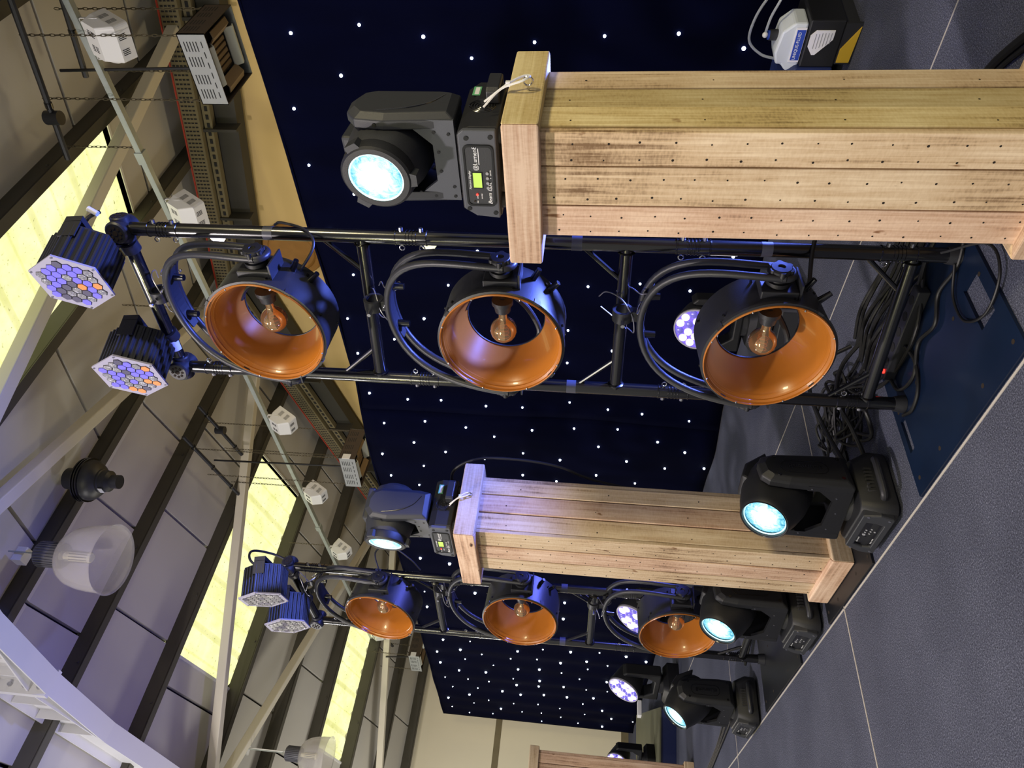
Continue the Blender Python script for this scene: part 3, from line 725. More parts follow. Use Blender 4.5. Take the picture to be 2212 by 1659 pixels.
# ================================================================== ORANGE LANTERNS
def lantern(label, z, centre, yaw, rung_pt, tilt=0.0):
    """root at the pivot; local -X = beam direction"""
    r = thing('orange_lantern', label, 'stage lantern', (centre[0], centre[1], z), yaw, group='orange bowl lanterns')
    rot = (0, tilt, 0)
    AXm = Matrix.Rotation(R(-90), 4, 'Y')       # lathe Z -> -X
    RO = 0.212
    dr = MB().lathe([(RO, -0.085), (RO, 0.070), (RO + 0.004, 0.072), (RO + 0.004, 0.085), (RO - 0.006, 0.088), (RO - 0.006, 0.07), (RO - 0.006, -0.082), (0.150, -0.085), (0.150, -0.090), (RO - 0.004, -0.090)], 64, AXm, closed=True)
    d = dr.build('drum', 'black_satin', r, rot=rot)
    rf = MB().lathe([(0.206, 0.094), (0.2085, 0.091), (0.2085, 0.080), (0.200, 0.076), (0.196, 0.070), (0.180, 0.030), (0.160, -0.030), (0.140, -0.082), (0.137, -0.082), (0.157, -0.030), (0.177, 0.030), (0.192, 0.068), (0.1965, 0.074), (0.1965, 0.079), (0.2035, 0.084), (0.2035, 0.092)], 64, AXm, closed=True)
    rfo = rf.build('reflector', 'orange', r, rot=rot)
    MB().lathe([(0.136, -0.084), (0.141, -0.084), (0.141, -0.078), (0.136, -0.078)], 48, AXm, closed=True).build('rear_edge', 'black_satin', rfo)
    lip = MB().lathe([(0.188, 0.060), (0.190, 0.0645), (0.193, 0.065), (0.192, 0.0615)], 64, AXm, closed=True).build('groove', 'orange', rfo)
    clip = MB().box(-0.0885, -0.066, -0.011, 0.011, RO - 0.010, RO + 0.006).mesh('clip', 'black_satin', smooth=False)
    for k in range(4): inst(clip, 'clip', d, (0, 0, 0), (R(35 + 90 * k), 0, 0))
    scr = MB().cyl((0.05, 0, RO - 0.002), (0.05, 0, RO + 0.006), 0.005, n=8).mesh('screw', 'black_gloss')
    for k in range(12): inst(scr, 'screw', d, ((0, -0.10)[k % 2], 0, 0), (R(30 * k + 12), 0, 0))
    sc2 = MB().sphere((-0.094, 0, 0.2045), 0.0035, 8, 6).mesh('rivet', 'steel')
    for k in range(8): inst(sc2, 'rivet', rfo, (0, 0, 0), (R(45 * k + 20), 0, 0))
    for s in (-1, 1):
        br = MB().box(-0.05, 0.055, min(s * (RO - 0.012), s * (RO + 0.018)), max(s * (RO - 0.012), s * (RO + 0.018)), -0.06, 0.055).build('pivot_bracket', 'black_satin', r, smooth=False, bevel=0.004)
        fl = MB().box(-0.052, 0.057, min(s * (RO - 0.01), s * (RO + 0.045)), max(s * (RO - 0.01), s * (RO + 0.045)), -0.066, -0.060).build('bracket_flange', 'black_satin', br, smooth=False)
        kn = MB(); pf = [(0.020, RO + 0.016), (0.038, RO + 0.02), (0.038, RO + 0.034), (0.03, RO + 0.036), (0.03, RO + 0.046), (0.034, RO + 0.050), (0.036, RO + 0.074), (0.030, RO + 0.080), (0.012, RO + 0.081), (0.010, RO + 0.077), (0.0005, RO + 0.077)]
        kn.lathe(pf, 32, Matrix.Rotation(R(-90 * s), 4, 'X'))
        lob = kn
        for k in range(6):
            t = 2 * pi * k / 6; lob.cyl((0.031 * cos(t), s * (RO + 0.052), 0.031 * sin(t)), (0.031 * cos(t), s * (RO + 0.078), 0.031 * sin(t)), 0.0105, 0.009, n=12)
        kn.build('tilt_knob', 'black_plastic', r)
    # yoke: two bent tubes from knob to knob, leaning back to the rung
    lean = Vector((rung_pt[0], 0, rung_pt[1]))
    hh = rung_pt[1]
    for k_, off in ((0, -0.030), (1, 0.038)):
        pts = []
        for k in range(33):
            t = pi * k / 32
            y = -(RO + 0.055) * cos(t) * (1 + 0.30 * sin(t) ** 2 * 0.9)
            s_ = sin(t) ** 0.85
            pts.append((off + lean.x * s_ ** 1.5, y, hh * s_ - 0.012 * (1 - s_)))
        MB().tube(pts, 0.0125, 12).build('yoke_tube', 'black_satin', r)
    for s in (-1, 1):
        e = MB(); e.tube([(-0.030 + 0.034 + 0.034 * cos(pi + pi * k / 10), s * (RO + 0.055), -0.012 - 0.030 * sin(pi * k / 10)) for k in range(11)], 0.0125, 12)
        e.build('yoke_end', 'black_satin', r)
    pl = MB()
    n = 12
    for k in range(n):
        y0, y1 = -0.13 + 0.26 * k / n, -0.13 + 0.26 * (k + 1) / n
        f_ = lambda y: hh * max(0.0, 1 - (y / 0.36) ** 2) ** 0.55 - 0.002
        pl.add([(lean.x - 0.022, y0, f_(y0)), (lean.x + 0.035, y0, f_(y0)), (lean.x + 0.035, y1, f_(y1)), (lean.x - 0.022, y1, f_(y1)),
                (lean.x - 0.022, y0, f_(y0) - .006), (lean.x + 0.035, y0, f_(y0) - .006), (lean.x + 0.035, y1, f_(y1) - .006), (lean.x - 0.022, y1, f_(y1) - .006)],
               [(0, 3, 2, 1), (4, 5, 6, 7), (0, 1, 5, 4), (1, 2, 6, 5), (2, 3, 7, 6), (3, 0, 4, 7)])
    ypl = pl.build('yoke_plate', 'black_satin', r, smooth=False)
    for y in (-0.08, 0.085):
        MB().cyl((lean.x + 0.005, y, hh - 0.06), (lean.x + 0.005, y, hh - 0.005), 0.012, 0.016, n=12).build('yoke_bolt', 'black_gloss', ypl)
    # hook clamp up to the truss
    cl = MB(); cl.lathe([(0.026, -0.022), (0.036, -0.022), (0.036, 0.022), (0.026, 0.022)], 20, Matrix.Translation((lean.x + 0.005, 0.0, hh + 0.062)) @ Matrix.Rotation(R(90), 4, 'X'), closed=True)
    cl.box(lean.x - 0.012, lean.x + 0.022, -0.02, 0.02, hh - 0.005, hh + 0.032)
    clo = cl.build('hook_clamp', 'black_satin', r)
    MB().cyl((lean.x - 0.04, 0, hh + 0.062), (lean.x - 0.07, 0, hh + 0.062), 0.007, n=10).build('clamp_bolt', 'steel', clo)
    # bulb on its holder
    ho = MB(); ho.lathe([(0.020, 0.128), (0.036, 0.125), (0.036, 0.110), (0.030, 0.106), (0.026, 0.080), (0.018, 0.078), (0.018, 0.1)], 24, Matrix.Rotation(R(90), 4, 'X') @ Matrix.Rotation(0, 4, 'Z'))
    ho.cyl((0, -0.12, 0), (0.06, -0.13, 0), 0.012, n=12)
    hob = ho.build('lamp_holder', 'black_satin', r)
    arm = MB(); arm.tube(bez([(0.05, -0.125, 0), (0.095, -0.10, 0.0), (0.11, -0.02, -0.07), (0.10, 0.07, -0.115), (0.075, 0.12, -0.10)], 8), 0.010, 10)
    arm.build('holder_arm', 'black_satin', r)
    arm = MB(); arm.tube(bez([(0.05, -0.125, 0), (0.09, -0.11, 0.05), (0.085, -0.07, 0.12), (0.07, -0.03, 0.145)], 8), 0.010, 10)
    arm.build('holder_arm', 'black_satin', r)
    bu = MB(); bu.lathe([(0.0145, -0.082), (0.0150, -0.054), (0.0175, -0.047), (0.026, -0.0395), (0.036, -0.030), (0.0435, -0.017), (0.0468, 0.0), (0.0440, 0.016), (0.037, 0.029), (0.026, 0.0392), (0.013, 0.0452), (0.0003, 0.047)], 32, Matrix.Rotation(R(-90), 4, 'X'))
    b = bu.build('globe_bulb', 'amber_glass', r)
    fil = MB(); fil.tube([(0.013 * cos(2 * pi * k / 14), -0.020 + 0.046 * k / 56, 0.013 * sin(2 * pi * k / 14)) for k in range(57)], 0.0011, 5)
    fil.build('filament', 'filament', b)
    # gland and plug on the drum
    MB().cyl((0.04, -0.185, -0.10), (0.04, -0.225, -0.122), 0.012, 0.009, n=12).build('cable_gland', 'black_gloss', r)
    MB().cyl((0.04, -0.145, -0.155), (0.04, -0.175, -0.185), 0.012, 0.009, n=12).build('cable_gland', 'black_gloss', r)
    return r
c1_, c2_ = (1.752, 1.712), (1.716, 3.905)
lantern('top orange bowl lantern on the near truss, filament bulb and black drum', 2.315, c1_, R(6.5), (0.115, 0.43))
lantern('middle orange bowl lantern on the near truss, behind the near pillar cap', 1.487, c1_, R(6.5), (0.115, 0.43))
lantern('lowest orange bowl lantern on the near truss, above the cable pile', 0.617, c1_, R(6.5), (0.115, 0.40), R(-4))
lantern('top orange bowl lantern on the far truss, yellow rooflight behind its bulb', 2.315, (1.716, 4.02), R(9), (0.075, 0.43), R(6))
lantern('middle orange bowl lantern on the far truss, left of the second pillar', 1.487, c2_, R(13), (0.075, 0.43), R(2))
lantern('lowest orange bowl lantern on the far truss, half hidden by a moving head', 0.617, c2_, R(11), (0.075, 0.40), R(-2))

# safety wires with snap hooks
def safety(label, z, centre, d, seed):
    q = random.Random(seed)
    r = thing('safety_wire', label, 'safety cable', (centre[0], centre[1], z), group='steel safety wires at the lantern yokes')
    a = Vector((0.10, 0.05, 0.10)); P = []
    base = [(0.155, 0.06, 0.085), (0.115, 0.10, 0.02), (0.06, 0.08, -0.03), (-0.02, 0.02, -0.05), (-0.03, -0.05, -0.04), (0.03, -0.10, 0.0), (0.11, -0.06, 0.06), (0.16, 0.0, 0.09)]
    pts = [Vector(b) * 0.9 + Vector((q.uniform(-.01, .01), q.uniform(-.01, .01), q.uniform(-.01, .01))) for b in base]
    MB().tube(bez(pts, 8), 0.0022, 6).build('wire', 'wire', r)
    pts = [Vector((0.14, -0.02, 0.02)), Vector((0.07, -0.10, -0.02)), Vector((0.0, -0.13, -0.06)), Vector((0.03, -0.12, -0.10)), Vector((0.06, -0.08, -0.07))]
    MB().tube(bez(pts, 8), 0.0022, 6).build('wire', 'wire', r)
    for (c, rz_) in (((-0.02, -0.085, -0.055), 0.4), ((0.05, -0.10, -0.085), 1.2)):
        h = MB(); M = Matrix.Translation(c) @ Matrix.Rotation(rz_, 4, 'X') @ Matrix.Rotation(0.5 + q.random(), 4, 'Z')
        h.tube([M @ Vector((0.010 * cos(2 * pi * k / 20), 0.022 * sin(2 * pi * k / 20), 0)) for k in range(20)], 0.0028, 6, True)
        h.build('snap_hook', 'chrome', r)
for (lab, z, c, s) in (('thin steel safety wire with snap hooks at the near truss top bar', 2.83, (1.88, 1.77), 1), ('thin steel safety wire with snap hooks at the near truss middle rung', 1.98, (1.87, 1.78), 2),
    ('thin steel safety wire with snap hooks at the near truss lower rung', 1.08, (1.87, 1.76), 3), ('thin steel safety wire with snap hooks at the far truss top bar', 2.83, (1.76, 4.0), 4),
    ('thin steel safety wire with snap hooks at the far truss middle rung', 1.98, (1.76, 4.0), 5), ('thin steel safety wire with snap hooks at the far truss lower rung', 1.08, (1.76, 4.0), 6)):
    safety(lab, z, c, None, s)

# ================================================================== HEXAGON PAR LAMPS
def par(label, face, back, seed, barpt):
    face, back = Vector(face), Vector(back); ax = (face - back).normalized()
    q_ = random.Random(seed)
    r = bpy.data.objects.new('hexagon_lamp', None); COL.objects.link(r); tag(r, label, 'stage lamp', 'hexagonal honeycomb lamps on the truss tops')
    upv = Vector((0, 0, 1)); M = frame(back, ax, upv.cross(ax)); r.matrix_world = M      # local X = beam, Y = side, Z = up
    L = (face - back).length + 0.0
    hexp = lambda rad, a0=0.0: [(rad * cos(a0 + pi / 3 * k), rad * sin(a0 + pi / 3 * k)) for k in range(6)]
    bd = MB(); bd.prism(hexp(0.118), 0.0, L - 0.004, 'X')
    for k in range(6):
        a, b = Vector(hexp(0.118)[k]), Vector(hexp(0.118)[(k + 1) % 6]); nrm = ((a + b) / 2).normalized()
        for t in (0.12, 0.3, 0.5, 0.7, 0.88):
            c = a.lerp(b, t); tg = (b - a).normalized() * 0.006
            o_ = nrm * 0.007
            bd.prism([tuple(c - tg), tuple(c + tg), tuple(c + tg * 0.5 + o_), tuple(c - tg * 0.5 + o_)], 0.006, L - 0.008, 'X')
    bd.build('housing', 'black_satin', r, smooth=False)
    fp = MB().prism(hexp(0.134), L - 0.004, L + 0.003, 'X').build('face_plate', 'par_frame', r, smooth=False)
    mesh_ = {}
    cr = 0.0182
    for kind in ('par_violet', 'par_grey', 'par_spark', 'par_orange'):
        mesh_[kind] = MB().prism(hexp(cr * 0.88, pi / 6), 0.0, 0.003, 'X').mesh('lens_cell', kind, smooth=False)
    gap = MB()
    n = 0
    for i in range(-5, 6):
        for j in range(-5, 6):
            y = cr * sqrt(3) * (i + j / 2); z = cr * 1.5 * j
            ang = max(abs(y * cos(t) + z * sin(t)) for t in (pi / 6, pi / 2, 5 * pi / 6))
            if ang > 0.0975: continue
            gap.prism([(y + a, z + b) for a, b in hexp(cr * 1.0, pi / 6)], L + 0.0025, L + 0.0036, 'X')
            u = q_.random()
            dd = z - y
            kind = 'par_violet' if u < 0.42 else ('par_spark' if u < 0.74 else ('par_grey' if u < 0.93 else 'par_orange'))
            if seed > 2: kind = 'par_frame' if u < 0.75 else 'par_spark'
            if kind == 'par_frame': kind = 'par_grey' if u < 0.2 else 'par_spark'
            inst(mesh_[kind], 'lens_cell', fp, (L + 0.0032, y, z)); n += 1
    gap.build('honeycomb_gap', 'slot_dark', fp, smooth=False)
    scw = MB().cyl((0, 0, 0), (0.004, 0, 0), 0.004, n=8).mesh('screw', 'steel')
    for k in range(6): inst(scw, 'screw', fp, (L + 0.002, 0.125 * cos(pi / 3 * k), 0.125 * sin(pi / 3 * k)))
    # bracket back to the bar
    Mi = M.inverted(); bp = Mi @ Vector(barpt)
    yk = MB()
    for s in (-1, 1): 
        yk.prism([(-0.01, -0.03), (0.06, -0.03), (0.06, 0.03), (-0.01, 0.03)], s * 0.112, s * 0.118, 'Y')
    yk.box(-0.035, -0.012, -0.118, 0.118, -0.03, 0.03)
    yk.build('mount_bracket', 'black_satin', r, smooth=False)
    MB().cyl((-0.02, 0, 0), bp, 0.012, n=10).build('mount_stem', 'black_satin', r)
    MB().lathe([(0.022, -0.02), (0.034, -0.02), (0.034, 0.02), (0.022, 0.02)], 18, Matrix.Translation(bp) @ Matrix.Rotation(R(90), 4, 'X'), closed=True).build('hook_clamp', 'black_satin', r)
    return r
par('hexagonal honeycomb lamp at the outer corner of the near truss top', (1.707, 1.539, 2.972), (1.875, 1.519, 2.988), 1, (1.965, 1.575, 2.905))
par('hexagonal honeycomb lamp at the inner end of the near truss top', (1.653, 1.954, 2.928), (1.821, 1.933, 2.946), 2, (1.875, 1.945, 2.865))
par('hexagonal lamp with pale honeycomb at the outer corner of the far truss top', (1.530, 3.645, 2.886), (1.695, 3.620, 2.918), 3, (1.83, 3.93, 2.895))
par('hexagonal lamp with pale honeycomb at the inner end of the far truss top', (1.547, 4.034, 2.866), (1.713, 4.016, 2.897), 4, (1.80, 4.20, 2.87))

# ================================================================== WOODEN PILLARS
def pillar(label, x0, y0, wx, wy, zcap, ztop, cap, mats, seed, capdy=0.0, stand=0.012, lean=0.0, nails=True):
    """shaft corner at (x0, y0); planks on four sides; frame caps at top and foot"""
    q_ = random.Random(seed)
    r = thing('wooden_pillar', label, 'pillar', (x0 + wx / 2, y0 + wy / 2, stand), lean, group='pallet wood pillars')
    T = 0.02; hx, hy = wx / 2, wy / 2
    MB().box(-hx + T, hx - T, -hy + T, hy - T, 0.004, zcap - stand + 0.02).build('core', 'wood_hole', r, smooth=False)
    def planks(side):
        along = wy if side in ('-X', '+X') else wx
        cuts = [0, 0.33 + q_.uniform(-.03, .03), 0.66 + q_.uniform(-.03, .03), 1]
        if side == '-Y': cuts = [0, 0.36, 0.68, 1]
        for k in range(3):
            a = -along / 2 + along * cuts[k] + 0.0022; b = -along / 2 + along * cuts[k + 1] - 0.0022
            dp = q_.uniform(-0.003, 0.004)
            z0, z1 = 0.006, zcap - stand + 0.02
            L = z1 - z0
            m_ = MB()
            if side == '-X': m_.box(-T / 2 - dp, T / 2, a, b, -L / 2, L / 2); loc = (-hx + T / 2, 0, (z0 + z1) / 2)
            if side == '+X': m_.box(-T / 2, T / 2 + dp, a, b, -L / 2, L / 2); loc = (hx - T / 2, 0, (z0 + z1) / 2)
            if side == '-Y': m_.box(max(a, -hx + T + .001), min(b, hx - T - .001), -T / 2 - dp, T / 2, -L / 2, L / 2); loc = (0, -hy + T / 2, (z0 + z1) / 2)
            if side == '+Y': m_.box(max(a, -hx + T + .001), min(b, hx - T - .001), -T / 2, T / 2 + dp, -L / 2, L / 2); loc = (0, hy - T / 2, (z0 + z1) / 2)
            pk = m_.build('plank', mats[side][k % len(mats[side])], r, loc=loc, smooth=False, bevel=0.003)
            if nails and side in ('-X', '-Y'):
                h = MB(); nh = 16 if side == '-X' else 4
                for row in range(2 if side == '-X' else 1):
                    yy = a + (b - a) * ((0.32, 0.8)[row] if nh > 5 else 0.4) ; off = q_.uniform(0, 0.08)
                    for i in range(nh):
                        zz = -L / 2 + (i + 0.5) * L / nh + off + q_.uniform(-.006, .006)
                        if abs(zz) > L / 2 - 0.03: continue
                        rr = q_.uniform(0.0022, 0.0036); y_ = yy + q_.uniform(-.004, .004)
                        if side == '-X': h.cyl((-T / 2 - dp - 0.0005, y_, zz), (-T / 2 - dp + 0.001, y_, zz), rr, n=8)
                        else: h.cyl((y_, -T / 2 - dp - 0.0005, zz), (y_, -T / 2 - dp + 0.001, zz), rr, n=8)
                tag(h.build('nail_hole', 'wood_hole', pk, smooth=False), kind='stuff')
    for s in ('-X', '-Y', '+X', '+Y'): planks(s)
    # cap frames: four boards each
    def capring(z0, z1, ov, nm, dy=0.0, ex=0.0):
        X0, X1, Y0, Y1 = -hx - ov, hx + ov, -hy - ov, hy + ov + ex
        t = ov + 0.012
        for (bx, mt) in (((X0, X0 + t, Y0, Y1, z0, z1), 'wood_pink'), ((X1 - t, X1, Y0, Y1, z0, z1), 'wood_tan'), ((X0 + t, X1 - t, Y0, Y0 + t, z0, z1), 'wood_yellow_lit' if nm == 'cap_board' and 'y' in mats else 'wood_tan'), ((X0 + t, X1 - t, Y1 - t, Y1, z0, z1), 'wood_tan')):
            c = ((bx[0] + bx[1]) / 2, (bx[2] + bx[3]) / 2, (bx[4] + bx[5]) / 2); sx, sy, sz = bx[1] - bx[0], bx[3] - bx[2], bx[5] - bx[4]
            # grain runs along local Z, so the mitred board is laid down by a rotation
            if sy > sx:
                out_ = -1 if c[0] < 0 else 1; h = sy / 2
                pg = [(out_ * sx / 2, -h), (out_ * sx / 2, h), (-out_ * sx / 2, h - t), (-out_ * sx / 2, -h + t)]
                o = MB().prism(pg, -sz / 2, sz / 2, 'Y').build(nm, mt, r, c, (R(90), 0, 0), smooth=False, bevel=0.005)
            else:
                out_ = -1 if c[1] < 0 else 1; h = sx / 2 + t
                pg = [(out_ * sy / 2, -h), (out_ * sy / 2, h), (-out_ * sy / 2, h - t), (-out_ * sy / 2, -h + t)]
                o = MB().prism(pg, -sz / 2, sz / 2, 'X').build(nm, mt, r, c, (0, R(90), 0), smooth=False, bevel=0.005)
    capring(zcap - stand, ztop - stand, cap[0], 'cap_board', ex=cap[1])
    MB().box(-hx - cap[0] + 0.02, hx + cap[0] - 0.02, -hy - cap[0] + 0.02, hy + cap[0] - 0.02 + cap[1], ztop - stand - 0.03, ztop - stand - 0.004).build('cap_lid', 'wood_tan', r, smooth=False)
    capring(0.0, 0.09, 0.028, 'foot_board')
    return r
ym = {'-X': ['wood_tan', 'wood_tan', 'wood_pink'], '-Y': ['wood_yellow_lit', 'wood_yellow_lit', 'wood_tan'], '+X': ['wood_tan'], '+Y': ['wood_tan'], 'y': 1}  # -Y planks carry the yellow light in their colour
tm = {'-X': ['wood_tan', 'wood_pink', 'wood_tan'], '-Y': ['wood_tan', 'wood_pink', 'wood_tan'], '+X': ['wood_tan'], '+Y': ['wood_tan']}
pm = {'-X': ['wood_pink'], '-Y': ['wood_pink'], '+X': ['wood_pink'], '+Y': ['wood_pink']}
p1 = pillar('big near pillar of pallet planks with a moving head on its cap', 1.66, 0.898, 0.33, 0.325, 1.342, 1.437, (0.040, 0.03), ym, 1, stand=0.0)
p1.rotation_euler = (R(-0.86), 0, 0)
p2 = pillar('second pallet-plank pillar, behind the floor moving head, standing on a black plate', 1.60, 2.855, 0.30, 0.345, 1.655, 1.750, (0.045, 0.05), tm, 2, stand=0.012)
p3 = pillar('far reddish plank pillar cut off by the photo edge past the last floor head', 1.52, 7.36, 0.34, 0.34, 1.44, 1.53, (0.03, 0.0), pm, 3, stand=0.0, nails=False)

def cable_tie(label, hook, pts):
    r = thing('cable_tie', label, 'cable tie', group='white cable ties on the pillar caps')
    MB().tube(bez(pts, 6), 0.0030, 5).build('tie_band', 'tie_white', r)
    k = len(pts) // 2
    c = Vector(pts[1]); MB().cbox(c, (0.010, 0.012, 0.012)).build('tie_head', 'tie_white', r, smooth=False)
    e = MB(); hk = Vector(hook)
    e.tube([hk + Vector((0.0, -0.012 * sin(t), 0.012 * cos(t))) for t in [2 * pi * k / 14 for k in range(14)]], 0.0026, 6, True)
    e.cyl(hk + Vector((0, 0.010, 0)), hk + Vector((0, 0.03, 0)), 0.003, n=8)
    e.build('screw_eye', 'chrome', r)
cable_tie('white cable tie from the near pillar cap to the moving head handle', (1.79, 0.853, 1.385), [(1.77, 0.90, 1.50), (1.785, 0.858, 1.437), (1.80, 0.845, 1.40), (1.79, 0.840, 1.380), (1.775, 0.846, 1.40), (1.775, 0.868, 1.455), (1.75, 0.905, 1.50)])
cable_tie('white cable tie from the second pillar cap to the moving head handle', (1.76, 2.797, 1.70), [(1.74, 2.86, 1.80), (1.75, 2.80, 1.745), (1.765, 2.79, 1.715), (1.76, 2.788, 1.70), (1.748, 2.79, 1.715), (1.74, 2.81, 1.76), (1.73, 2.86, 1.80)])

# ================================================================== MOVING HEADS
def wordmark(parent, x, y0, z0, size, material='print_white'):
    """the maker's lettering on a face looking to -X (reads towards -Y)"""
    text('@Lumen8', size, material, parent, frame((x, y0, z0), (0, -1, 0), (0, 0, 1)), depth=0.0004)

def head_angular(label, loc, pan, tilt):
    """beam head with grey chamfered body; front = local -X"""
    r = thing('moving_head', label, 'moving head', loc, 0.0, group='grey beam heads on the pillars')
    ft = MB().cyl((0, 0, 0), (0, 0, 0.024), 0.020, 0.023, n=16).mesh('foot', 'rubber')
    for a in (-0.095, 0.095):
        for b in (-0.10, 0.10): inst(ft, 'foot', r, (a, b, 0))
    zz = 0.022; W = 0.136
    prof = [(-W, zz), (W, zz), (W, 0.098), (W - 0.022, 0.132), (-W + 0.022, 0.132), (-W, 0.098)]
    base = MB().prism(prof, -0.122, 0.128, 'X').build('base', 'black_plastic', r, smooth=False, bevel=0.004)
    Wf = W - 0.002
    fp = MB().prism([(-Wf, zz + .004), (Wf, zz + .004), (Wf - .006, 0.092), (Wf - 0.03, 0.126), (-Wf + 0.012, 0.126), (-Wf, 0.112)], -0.136, -0.121, 'X').build('front_panel', 'grey_plastic', r, smooth=False, bevel=0.003)
    X = -0.1365
    MB().ring(rrect(-0.094, 0.094, 0.034, 0.116, 0.014), rrect(-0.088, 0.088, 0.039, 0.111, 0.012), X - 0.003, X + 0.002, 'X').build('panel_rim', 'black_gloss', fp)
    MB().prism(rrect(-0.090, 0.090, 0.037, 0.113, 0.013), X - 0.001, X + 0.002, 'X').build('control_panel', 'dark_plastic', fp)
    Xt = X - 0.0016
    MB().box(Xt - .001, Xt + .001, -0.012, 0.034, 0.070, 0.094).build('screen', 'screen_green', fp, smooth=False)
    MB().ring([(0.036, 0.068), (0.036, 0.096), (-0.014, 0.096), (-0.014, 0.068)], [(0.034, 0.070), (0.034, 0.094), (-0.012, 0.094), (-0.012, 0.070)], Xt - .0016, Xt + .001, 'X').build('screen_bezel', 'black_gloss', fp, smooth=False)
    bt = MB().cyl((0, 0, 0), (-0.003, 0, 0), 0.0042, n=14).mesh('button', 'button_grey')
    for k in range(4): inst(bt, 'button', fp, (Xt, 0.034 - 0.015 * k, 0.054))
    MB().cyl((Xt, 0.056, 0.086), (Xt - 0.003, 0.056, 0.086), 0.003, n=10).build('indicator_led', 'led_red', fp)
    MB().cyl((Xt, 0.078, 0.094), (Xt - 0.001, 0.078, 0.094), 0.003, n=10).build('microphone_hole', 'wood_hole', fp)
    F = lambda y, z: frame((Xt - 0.0004, y, z), (0, -1, 0), (0, 0, 1))
    wordmark(fp, Xt - 0.0004, -0.018, 0.079, 0.0170)
    MB().box(Xt - .0006, Xt + .0005, -0.084, -0.036, 0.0735, 0.0755).build('logo_bar', 'print_white', fp, smooth=False)
    text('Function Display', 0.0085, 'print_white', fp, F(0.040, 0.100), shear=0.3)
    text('Beam 1RC', 0.0155, 'print_white', fp, F(0.086, 0.045), shear=0.3)
    text('MENU', 0.0055, 'print_white', fp, F(0.041, 0.043)); text('ENTER', 0.0055, 'print_white', fp, F(-0.004, 0.043))
    for y in (0.019, 0.004): MB().prism([(y - .002, 0.044), (y + .002, 0.044), (y, 0.047)], Xt - .0006, Xt, 'X').build('arrow_mark', 'print_white', fp, smooth=False)
    text('DMX', 0.005, 'print_white', fp, F(0.070, 0.083)); text('SOUND', 0.005, 'print_white', fp, F(0.070, 0.071)); text('MIC', 0.005, 'print_white', fp, F(0.084, 0.084))
    sc_ = MB().cyl((0.001, 0, 0), (-0.002, 0, 0), 0.0065, n=14).mesh('screw', 'black_gloss')
    for (y, z) in ((-0.116, 0.040), (-0.112, 0.104), (0.116, 0.038), (0.104, 0.112)): inst(sc_, 'screw', fp, (-0.136, y, z))
    # handle side (-Y): grille, handle, sticker
    for s in (-1, 1):
        gr = MB()
        for rr in (0.012, 0.020, 0.028, 0.035):
            gr.tube([(-0.01 + rr * cos(2 * pi * k / 24), s * (W + 0.0002), 0.075 + rr * sin(2 * pi * k / 24)) for k in range(24)], 0.0019, 5, True)
        gr.build('fan_grille', 'black_gloss', base)
        hd = MB(); y0 = s * W
        hd.prism([(0.0, y0), (0.0, y0 + s * 0.034), (0.012, y0 + s * 0.042), (0.092, y0 + s * 0.042), (0.106, y0 + s * 0.034), (0.106, y0), (0.094, y0), (0.094, y0 + s * 0.026), (0.012, y0 + s * 0.026), (0.012, y0)], 0.030, 0.066, 'Z')
        hd.build('carry_handle', 'black_satin', r, smooth=False, bevel=0.004)
        sk = MB().box(0.048, 0.098, min(y0, y0 + s * .0008), max(y0, y0 + s * .0008), 0.090, 0.112).build('rating_label', 'label_green', base, smooth=False)
        MB().box(0.053, 0.093, min(y0, y0 + s * .0014), max(y0, y0 + s * .0014), 0.094, 0.106).build('label_print', 'label_white', base, smooth=False)
    # yoke (pan axis): neck, cross plate with cut-out, two arms
    yk = MB().cyl((0, 0, 0.130), (0, 0, 0.150), 0.060, n=28).build('pan_ring', 'black_plastic', r)
    Y = R(pan); RM = Matrix.Rotation(Y, 4, 'Z')
    arms = []
    for s in (-1, 1):
        a = MB()
        o_ = [(-0.062, 0.146), (0.070, 0.146), (0.080, 0.20), (0.080, 0.385), (0.062, 0.430), (0.020, 0.450), (-0.030, 0.450), (-0.066, 0.422), (-0.076, 0.34)]
        i_ = [(-0.046, 0.168), (0.054, 0.168), (0.062, 0.21), (0.062, 0.375), (0.048, 0.410), (0.016, 0.427), (-0.022, 0.427), (-0.050, 0.402), (-0.058, 0.335)]
        ya, yb, yc = s * 0.098, s * 0.124, s * 0.140
        n = len(o_); vs = [(p[0], ya, p[1]) for p in o_] + [(p[0], yb, p[1]) for p in o_] + [(p[0], yc, p[1]) for p in i_]
        fs = [tuple(range(n)), tuple(range(2 * n, 3 * n))]
        for lv in (0, 1):
            for k in range(n): j = (k + 1) % n; fs.append((lv * n + k, lv * n + j, (lv + 1) * n + j, (lv + 1) * n + k))
        a.add(vs, fs, RM)
        ao = a.build('yoke_arm', 'dark_plastic', r, smooth=False, bevel=0.004)
        g = MB(); g.tube([RM @ Vector(p) for p in bez([(-0.045, s * 0.139, 0.365), (-0.03, s * 0.141, 0.28), (0.0, s * 0.1405, 0.22), (0.045, s * 0.1395, 0.185)], 6)], 0.0022, 6)
        g.build('arm_groove', 'black_gloss', ao)
        for (px, pz) in ((-0.070, 0.365),):
            MB().cyl(RM @ Vector((px - 0.006, s * 0.112, pz)), RM @ Vector((px + 0.002, s * 0.112, pz)), 0.006, n=12).build('screw', 'black_gloss', ao)
    cp = MB(); pl = [(-0.125, 0.148), (0.125, 0.148), (0.125, 0.285), (0.098, 0.285), (0.098, 0.255), (0.062, 0.212), (-0.052, 0.212), (-0.098, 0.262), (-0.098, 0.29), (-0.125, 0.29)]
    cp.prism(pl, -0.066, -0.054, 'X', RM); cpo = cp.build('yoke_plate', 'grey_plastic', r, smooth=False)
